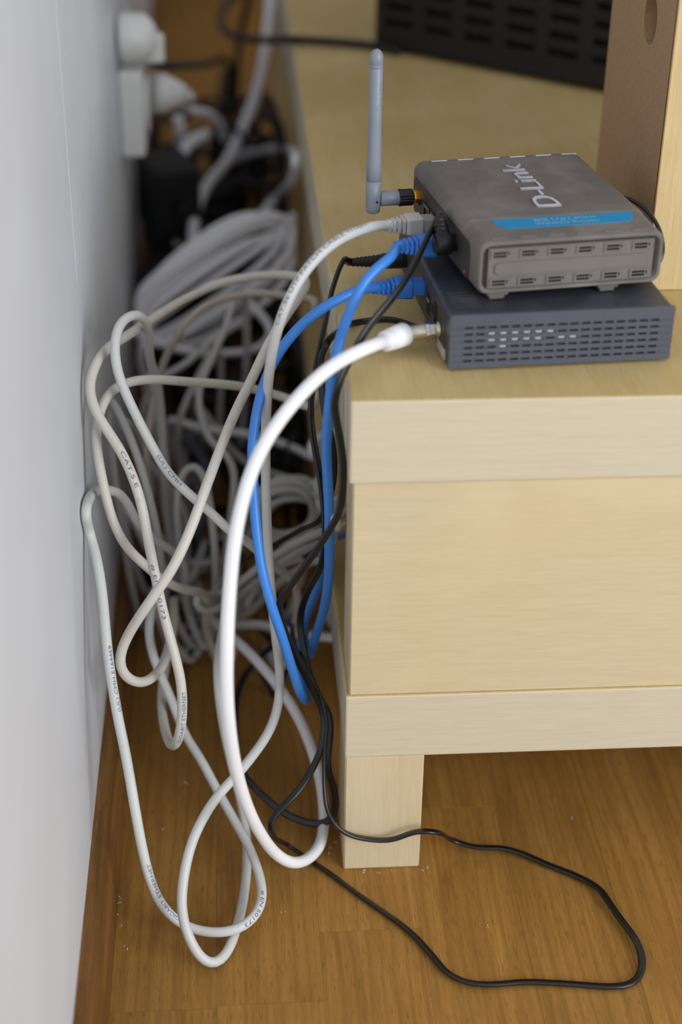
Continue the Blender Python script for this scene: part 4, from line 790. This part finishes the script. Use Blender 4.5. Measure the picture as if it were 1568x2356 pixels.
def rj45(root, port, out, upv, hood, clear, ribs=4, tab=True):
    out = Vector(out).normalized(); upv = Vector(upv)
    P = lambda d: Vector(port) + out * d
    under(obj('plug', boxloft(P(-0.004), P(0.02), [(0, 0.0056, 0.0038, 0.0003), (0.0125, 0.0056, 0.0040, 0.0003)], upv), clear, root), root)
    h = under(obj('plug_hood', boxloft(P(0.0075), P(0.03), [(0, 0.0061, 0.0048, 0.0008), (0.0006, 0.0066, 0.0053, 0.0010), (0.0085, 0.0066, 0.0053, 0.0012), (0.0105, 0.0058, 0.0048, 0.0012)], upv), hood, root), root)
    for k in range(ribs):
        s = 0.0182 + k * 0.0029; sc_ = 1 - 0.09 * k
        under(obj('boot_rib', boxloft(P(s), P(s + 0.01), [(0, 0.0050 * sc_, 0.0043 * sc_, 0.0012), (0.0004, 0.0055 * sc_, 0.0047 * sc_, 0.0014), (0.0016, 0.0055 * sc_, 0.0047 * sc_, 0.0014), (0.0020, 0.0050 * sc_, 0.0043 * sc_, 0.0012)], upv), hood, root), root)
    under(obj('boot_core', lathe(P(0.0170), P(0.0305), [(0, 0.0044), (0.9, 0.0036), (1, 0.0032)], 16), hood, root, True), root)
    if tab:
        a = out.cross(upv).normalized()
        under(obj('latch_cover', boxloft(P(0.0065) - upv * 0.0060, P(0.02) - upv * 0.0050, [(0, 0.0030, 0.0014, 0.0005), (0.0095, 0.0034, 0.0012, 0.0005)], upv), hood, root), root)

# grey patch cable
rx = rt_w((0, 0, 0)) - rt_w((1, 0, 0)); mx = md_w((0, 0, 0)) - md_w((1, 0, 0)); ZU = Vector((0, 0, 1))
root, pa, r = cable('grey_patch', 'patch_cable', 'light grey printed patch cable plugged into the router, looping to the floor', M['grey_jacket'], n=14)
rj45(root, rt_w((-0.0012, 0.0905, 0.0122)), rx, ZU, M['grey_hood'], M['clear'], 4, False)
tx = print_on(pa, r, (-0.0356, 0.0724, 0.3576), (0.0167, 0.1159, 0.3994), 'CAT.5e UTP PATCH CABLE <11/07>', 0.0026, M['ink_grey'], root, (-0.25, -0.75, 0.62), 0.15)
under(tx, root)
root, pa, r = cable('blue_router', 'patch_cable', 'blue patch cable hanging from the upper router beside the bench', M['blue'], n=14)
rj45(root, rt_w((-0.0012, 0.0604, 0.0098)), rx, ZU, M['bluehood'], M['bluehood'], 5)
root, pa, r = cable('blue_modem', 'patch_cable', 'blue patch cable from the lower modem arching left behind the white coax', M['blue'], n=14)
rj45(root, md_w((-0.0005, 0.0791, 0.0205)), mx, ZU, M['bluehood'], M['bluehood'], 5)

# white coax with its metal connector
root, pa, r = cable('white_coax', 'coax_cable', 'thick bright white coax cable screwed to the modem, sweeping to the floor', M['white_jacket'], n=16)
c0 = md_w((-0.0035, 0.0265, 0.0144)); c1 = md_w((-0.0240, 0.0262, 0.0125))
under(obj('connector_nut', lathe(c0, c0 + (c1 - c0).normalized() * 0.0062, [(0, 0.0050), (0.04, 0.0056), (0.5, 0.0056), (0.55, 0.0063), (0.95, 0.0063), (1, 0.0050)], 6), M['nickel'], root), root)
under(obj('connector_sleeve', lathe(c0, c1, [(0, 0.0046), (0.3, 0.0048), (0.32, 0.0044), (0.7, 0.0048), (1, 0.0048)], 20), M['nickel'], root, True), root)
b0, b1 = pa.at(pa.nearest(c1) )[0], None
e0 = md_w((-0.0212, 0.0262, 0.0127)); e1 = pa.p[0] + (pa.p[min(pa.N, 5)] - pa.p[0]) * 0.75
bt_ = obj('boot', lathe(e0, e1, [(0, 0.0050), (0.02, 0.0064), (0.05, 0.0070), (0.70, 0.0064), (0.71, 0.0058), (0.76, 0.0058), (0.77, 0.0063), (0.83, 0.0062), (0.84, 0.0056), (0.89, 0.0056), (0.90, 0.0061), (0.97, 0.0060), (1, 0.0050)], 24), M['white_jacket'], root, True)
under(bt_, root)

# long network cables in front
FRONT = (
    ('beige_cat5', 'network_cable', 'soiled beige network cable crossing the others diagonally, bent back in a loop', 'beige_jacket'),
    ('grey_net_wall', 'network_cable', 'pale network cable nearest the wall with blue printing, curling on the floor', 'net_jacket'),
    ('grey_net_arc', 'network_cable', 'pale network cable with a high arc beside the wall, running right under the coax', 'net_jacket'),
    ('grey_net_low', 'network_cable', 'pale network cable bowing against the wall below the coiled white bundle', 'beige_jacket'),
)
NET = {}
for key, name, label, mk in FRONT:
    NET[key] = cable(key, name, label, M[mk], n=12)
for key, q0, q1, txt, face, side in (
    ('grey_net_wall', (-0.1403, -0.0036, 0.1375), (-0.1426, 0.0172, 0.1711), '(UL) CMH E164469', (0.25, -0.8, 0.55), -0.35),
    ('grey_net_wall', (-0.1058, -0.0549, 0.0137), (-0.1213, -0.0414, 0.0509), 'GIGABIT ETHERNET', (0.25, -0.75, 0.6), -0.3),
    ('grey_net_wall', (-0.0534, -0.0354, 0.0201), (-0.0667, -0.0614, 0.0136), '# EN 50173', (0.0, -0.8, 0.6), 0.2),
    ('beige_cat5', (-0.1325, 0.0914, 0.2641), (-0.1242, 0.0800, 0.2457), 'CAT.5 E', (0.0, -0.8, 0.6), 0.2),
    ('beige_cat5', (-0.1169, 0.0607, 0.2053), (-0.1112, 0.0495, 0.1689), '# EN 50173', (0.0, -0.8, 0.6), 0),
    ('beige_cat5', (-0.1068, 0.0275, 0.0916), (-0.1009, 0.0351, 0.1253), 'GIGABIT ETHERNET', (0.1, -0.8, 0.6), -0.3),
    ('grey_net_arc', (-0.1130, 0.1071, 0.2538), (-0.1005, 0.1026, 0.2356), '(UL) CMH', (0.0, -0.8, 0.6), 0.2),
):
    root, pa, r = NET[key]
    under(print_on(pa, r, q0, q1, txt, 0.0023, M['ink'], root, face, side), root)

# the tangle behind
STRAND = ['beige cable strand arching just under the topmost beige arc', 'blurred grey strand falling beside the wall behind the soiled beige cable', 'blurred grey strand hanging straight down left of the tangle middle',
    'grey strand winding down from the coiled bundle through the middle of the tangle', 'grey strand slanting down to the left just below the coiled bundle', 'short grey strand slanting left under the white hooked cable end',
    'grey strand bent into a narrow upright arch in the middle of the tangle', 'whitish strand running level behind the diagonal beige cable', 'grey strand sloping right towards the bench behind the blue cable',
    'uppermost of the grey strands fanning right towards the bench', 'second of the grey strands fanning right towards the bench', 'third of the grey strands fanning right towards the bench',
    'grey strand curled into a small hook left of the white coax', 'whitish strand lying lowest, ending under the bench side', 'dim grey strand dipping behind the strand nearest the wall', 'dim grey strand falling below the small hook',
    'larger grey loop lying around the small round coil', 'grey loop hugging the small round coil near the bench', 'dim grey strand stepping down behind the high arc', 'short whitish strand low beside the skirting board']
for key in sorted(k for k in CABLE_PATHS if k.startswith('bk')):
    col = key.split('_')[1]
    pa, r = cpath(key, 0.006)
    o = obj('network_cable', sweep(pa, circle(r, 8)), M[{'grey': 'back_jacket', 'beige': 'back_beige', 'white': 'white_jacket'}[col]], None, True)
    tag(o, STRAND[int(key[2:4])], 'cable', {'grey': 'grey cables in the tangle', 'beige': 'beige cable in the tangle', 'white': 'whitish cables in the tangle'}[col])
for key, name, label, mk in (
    ('white_bundle', 'coiled_cable', 'bundle of white cable coiled in long loops leaning on the wall side', 'white_jacket'),
    ('grey_coil', 'coiled_cable', 'small round coil of grey cable beside the bench leg side', 'back_jacket'),
    ('white_bundle_tail', 'coax_cable', 'white cable end hooking round below the coiled bundle', 'white_jacket'),
    ('white_riser', 'power_cable', 'thick white cable rising out of the gap to the top of the picture', 'white_jacket'),
    ('white_riser_loop', 'power_cable', 'thick white cable loop above the coiled bundle', 'white_jacket'),
    ('slate_strap', 'audio_cable', 'thick slate coloured cable running down the middle of the tangle', 'slate'),
    ('white_strap_a', 'power_cable', 'white cord bowing over the black adapters below the wall socket', 'white_jacket'),
    ('white_strap_b', 'power_cable', 'short thick white cord hanging below the bowed white cord', 'white_jacket'),
    ('white_strap_c', 'power_cable', 'thick white cord bending down left of the rising white cable', 'white_jacket'),
    ('grey_gap', 'network_cable', 'dim grey cable loop deep in the gap', 'back_jacket'),
    ('black_tv_lead', 'power_cable', 'black cable running left from the black electronics box and turning back', 'blackgap'),
    ('black_gap_a', 'power_cable', 'black plug lead leaving the white wall socket', 'blackgap')):
    pa, r = cpath(key, 0.006)
    tag(obj(name, sweep(pa, circle(r, 10)), M[mk], None, True), label, 'cable')
for key in sorted(k for k in CABLE_PATHS if k.startswith('blk')):
    pa, r = cpath(key, 0.008)
    tag(obj('power_cable', sweep(pa, circle(r, 8)), M['blackgap'], None, True), 'black cable on the floor underneath the grey cable tangle' if 16 <= int(key[3:]) <= 25 else 'black cable in the dark heap behind the coiled white bundle', 'cable', 'black cables under the tangle' if 16 <= int(key[3:]) <= 25 else 'black cables heaped in the gap')

# black low-voltage leads
def lead(key, name, label, two=True, twist=0.0):
    pa, r = cpath(key, 0.003)
    root = thing(name, label, 'cable', pa.p[0])
    o = obj('wire', sweep(pa, twin(r) if two else circle(r, 9), twist), M['lead'], root, True)
    under(o, root)
    return root, pa, r
root, pa, r = lead('black_router_lead', 'power_lead', 'thin black twin lead from the router plug, looping out over the wooden floor', True, 3.5)
base = rt_w((-0.0006, 0.0435, 0.0165)); rxn = rx.normalized()
under(obj('plug_tip', lathe(base, base + rxn * 0.004, [(0, 0.0042), (1, 0.0042)], 16), M['black'], root, True), root)
k0 = rt_w((-0.0030, 0.0435, 0.0165))
under(obj('plug_body', lathe(k0, k0 + rxn * 0.0105, [(0, 0.0056), (0.08, 0.0064), (0.85, 0.0066), (1, 0.0052)], 22), M['black'], root, True), root)
d0 = rt_w((-0.0080, 0.0425, 0.0165)); d1 = rt_w((-0.0078, 0.0560, 0.0278))
bm = lathe(d0, d1, [(0, 0.0056), (0.35, 0.0052), (0.36, 0.0046), (0.42, 0.0046), (0.43, 0.0049), (0.53, 0.0047), (0.54, 0.0041), (0.60, 0.0041), (0.61, 0.0045), (0.71, 0.0043), (0.72, 0.0037), (0.78, 0.0037), (0.79, 0.0041), (0.92, 0.0038), (1, 0.0028)], 18)
under(obj('strain_relief', bm, M['black'], root, True), root)
root, pa, r = lead('black_modem_lead', 'power_lead', 'black lead with long ribbed plug at the back of the modem', True, 4.0)
q0 = md_w((0.0, 0.1384, 0.0145)); q1 = md_w((-0.0385, 0.1384, 0.0145))
prof_ = [(0, 0.0046), (0.10, 0.0052), (0.42, 0.0050), (0.44, 0.0042)]
for i in range(7):
    t0 = 0.46 + i * 0.07; rr_ = 0.0043 - i * 0.00025
    prof_ += [(t0, rr_), (t0 + 0.042, rr_ - 0.0001), (t0 + 0.045, rr_ - 0.0006), (t0 + 0.066, rr_ - 0.0006)]
prof_ += [(1, 0.0022)]
under(obj('strain_relief', lathe(q0, q1, prof_, 18), M['black'], root), root)
lead('black_bench_lead', 'power_lead', 'thin black lead lying on the bench top from under the modem', True, 1.0)
lead('black_side_lead', 'power_lead', 'thin black lead bulging out on the right side of the router', False)

# ------------------------------------------------------------------ loudspeaker
spk = thing('loudspeaker', 'maple sided loudspeaker with raw brown back panel and round hole', 'speaker', (0.2, 0.153, 0.3422))
sw, sd, sh = 0.163, 0.215, 0.30
obj('side_panel', rbox(0.0, sd, 0.0, 0.012, 0.0, sh, 0.0006, 1), [M['maple']], spk)
obj('side_panel', rbox(0.0, sd, sw - 0.012, sw, 0.0, sh, 0.0006, 1), [M['mdf']], spk)
obj('top_panel', rbox(0.0, sd, 0.0125, sw - 0.0125, sh - 0.012, sh, 0.0004, 1), M['maple'], spk)
obj('bottom_panel', rbox(0.0, sd, 0.0125, sw - 0.0125, 0.0, 0.012, 0.0004, 1), M['maple'], spk)
obj('baffle', rbox(sd - 0.014, sd - 0.001, 0.0125, sw - 0.0125, 0.0125, sh - 0.0125), M['black'], spk)
# back panel with a round opening
bm = bmesh.new()
yc, zc, hr = 0.056, 0.1575, 0.0155
y0, y1, z0, z1 = 0.0006, sw - 0.0125, 0.0, sh - 0.0125
N = 40
inner, outer, deep = [], [], []
for i in range(N):
    a = 2 * math.pi * i / N + math.pi / N
    cy, cz = math.cos(a), math.sin(a)
    k = min([(y1 - yc) / cy if cy > 1e-9 else 1e9, (y0 - yc) / cy if cy < -1e-9 else 1e9, (z1 - zc) / cz if cz > 1e-9 else 1e9, (z0 - zc) / cz if cz < -1e-9 else 1e9])
    inner.append(bm.verts.new((-0.0008, yc + hr * cy, zc + hr * cz)))
    deep.append(bm.verts.new((0.012, yc + hr * cy, zc + hr * cz)))
    outer.append(bm.verts.new((-0.0008, yc + k * cy, zc + k * cz)))
corner = {}
for i in range(N):
    j = (i + 1) % N
    bm.faces.new((inner[i], inner[j], outer[j], outer[i])); bm.faces.new((inner[i], deep[i], deep[j], inner[j]))
    a, b = outer[i].co, outer[j].co
    if abs(a.y - b.y) > 1e-6 and abs(a.z - b.z) > 1e-6:
        cy = y1 if max(a.y, b.y) > y1 - 1e-6 else y0; cz = z1 if max(a.z, b.z) > z1 - 1e-6 else z0
        bm.faces.new((outer[i], outer[j], bm.verts.new((-0.0008, cy, cz))))
bmesh.ops.recalc_face_normals(bm, faces=bm.faces)
obj('back_panel', bm, M['mdf'], spk)
obj('port_shade_sheet', rbox(0.012, 0.014, 0.0125, sw - 0.0125, 0.0125, sh - 0.0125), M['hole'], spk)  # added black sheet standing in for the shade behind the round opening

# ------------------------------------------------------------------ black electronics box at the back
tv = thing('electronics_box', 'black electronics box with slotted vents standing at an angle behind the router', 'electronics', (0.0812, 0.7845, 0.3424), math.radians(-41.3))
TW, TD, TH = 0.435, 0.27, 0.165
us = [0.0]; u = 0.012
while u < TW - 0.035:
    us += [u, u + 0.031]; u += 0.0455
us.append(TW)
vs = [0.0]; v = 0.020
while v < TH - 0.012:
    vs += [v, v + 0.0065]; v += 0.0155
vs.append(TH)
bm = grid_panel(us, vs, lambda i, j: 0.008 if (i % 2 == 1 and j % 2 == 1) else 0.0, 0.012, lambda a, b, d: (a, d, b + 0.006))
o = obj('vented_side', bm, [M['tv'], M['tvh']], tv)
for p in o.data.polygons:
    if p.center.y > 0.005: p.material_index = 1
obj('cabinet', loft([[(x, y, z) for x, z in ((0.0, 0.006), (TW, 0.006), (TW, TH + 0.006), (0.0, TH + 0.006))] for y in (0.0121, TD)]), M['tv'], tv)
obj('front_panel', rbox(-0.004, TW + 0.004, TD, TD + 0.018, 0.004, TH + 0.008, 0.004, 2), M['tv'], tv)
for x in (0.03, TW - 0.06):
    for y in (0.02, TD - 0.05):
        obj('foot', rbox(x, x + 0.03, y, y + 0.03, 0.0, 0.0065), M['tv'], tv)

# ------------------------------------------------------------------ wall socket and plugs far down the gap
so = thing('wall_socket', 'white double wall socket low on the wall behind the cables', 'socket', (wall_x(0.68) + 0.0005, 0.640, 0.280))
obj('back_box', rbox(0.0, 0.022, 0.0, 0.075, 0.0, 0.078, 0.004, 3), M['white'], so)
obj('socket_well', lathe((0.0222, 0.0375, 0.039), (0.0255, 0.0375, 0.039), [(0, 0.026), (0.8, 0.026), (1, 0.024)], 24), M['white'], so, True)
pg = thing('plug', 'white round plug above the wall socket with a black lead', 'plug', (-0.160, 0.660, 0.384))
obj('body', lathe((0.0, 0.0, 0.0), (0.034, 0.0, 0.0), [(0, 0.020), (0.15, 0.022), (0.7, 0.021), (0.9, 0.014), (1, 0.008)], 22), M['white'], pg, True)
obj('grip', rbox(0.020, 0.040, -0.006, 0.006, -0.022, 0.004, 0.003, 2), M['white'], pg)
p2 = thing('plug', 'white tapered plug pushed into the front of the wall socket', 'plug', (-0.1365, 0.7175, 0.319))
obj('body', lathe((0.0, 0.0, 0.0), (0.034, 0.012, -0.004), [(0, 0.019), (0.3, 0.019), (0.8, 0.011), (1, 0.006)], 20), M['white'], p2, True)
ps_ = thing('power_strip', 'white power strip among black cables at the foot of the wall', 'power strip', (-0.115, 1.02, 0.012), 0.12)
obj('body', rbox(-0.024, 0.024, 0.0, 0.30, 0.0, 0.038, 0.006, 3), M['white'], ps_)
for k in range(4):
    obj('socket_well', lathe((0, 0.045 + k * 0.068, 0.0381), (0, 0.045 + k * 0.068, 0.0405), [(0, 0.021), (0.8, 0.021), (1, 0.019)], 20), M['white'], ps_, True)
for i, (x, y, z, a, L, w, h) in enumerate(((-0.085, 1.12, 0.055, 0.3, 0.085, 0.05, 0.045), (-0.118, 0.86, 0.03, -0.2, 0.09, 0.055, 0.05), (-0.05, 1.38, 0.02, 0.9, 0.08, 0.05, 0.06), (-0.095, 0.70, 0.02, 0.1, 0.085, 0.05, 0.045), (-0.045, 0.52, 0.005, 0.2, 0.10, 0.06, 0.05), (-0.05, 0.92, 0.005, -0.1, 0.10, 0.06, 0.07), (-0.128, 0.80, 0.155, 0.3, 0.075, 0.05, 0.075), (-0.125, 0.74, 0.085, -0.2, 0.08, 0.055, 0.06), (-0.07, 0.86, 0.075, 0.4, 0.085, 0.055, 0.05))):
    ad = thing('power_adapter', ['black block adapter plugged into the white power strip', 'black block adapter wedged against the wall beside the strip', 'black block adapter standing deep in the gap by the bench', 'black block adapter under the coiled white bundle', 'black block adapter on the floor right of the tangle', 'tall black block adapter behind the coiled white bundle', 'upright black adapter right below the white wall socket', 'black adapter by the wall between socket and coiled bundle', 'black adapter on top of the heap behind the coiled bundle'][i], 'adapter', (x, y, z), a, 'black adapters in the gap')
    obj('body', rbox(-w / 2, w / 2, -L / 2, L / 2, 0.0, h, 0.005, 2), M['blackgap'], ad)
    obj('strain_relief', lathe((0, -L / 2 + 0.001, h / 2), (0, -L / 2 - 0.022, h / 2), [(0, 0.006), (0.5, 0.005), (1, 0.0035)], 12), M['blackgap'], ad, True)

# ------------------------------------------------------------------ crumbs of dust on the floor
rr = random.Random(9)
CRUMBS = [(-0.1452, -0.0168), (-0.1450, -0.0207), (-0.1449, -0.0323), (-0.1428, -0.0407), (-0.1390, -0.0612), (0.1599, 0.0431), (0.0565, -0.0006), (0.0532, -0.0041), (0.0233, -0.0025), (0.0147, -0.0016), (0.0333, -0.0026), (0.1693, -0.0461), (-0.1036, 0.0937), (-0.1180, 0.0469), (-0.0408, -0.0369), (-0.0067, 0.0216), (-0.0094, 0.0154), (-0.0034, 0.0278), (0.0873, -0.0553)]

dust = bmesh.new()
for x, y in CRUMBS:
    for k in range(3):
        s = rr.uniform(0.0002, 0.0005)
        b = bmesh.new(); bmesh.ops.create_icosphere(b, subdivisions=1, radius=s)
        bmesh.ops.scale(b, vec=(rr.uniform(0.6, 1.8), rr.uniform(0.6, 1.8), 0.6), verts=b.verts)
        bmesh.ops.translate(b, vec=(x + rr.uniform(-0.0016, 0.0016), y + rr.uniform(-0.0016, 0.0016), s * 0.5), verts=b.verts)
        merge(dust, b)
o = obj('floor_dust', dust, M['white'])
tag(o, 'pale crumbs of dust and lint on the wooden floor', 'dust')
o['kind'] = 'stuff'
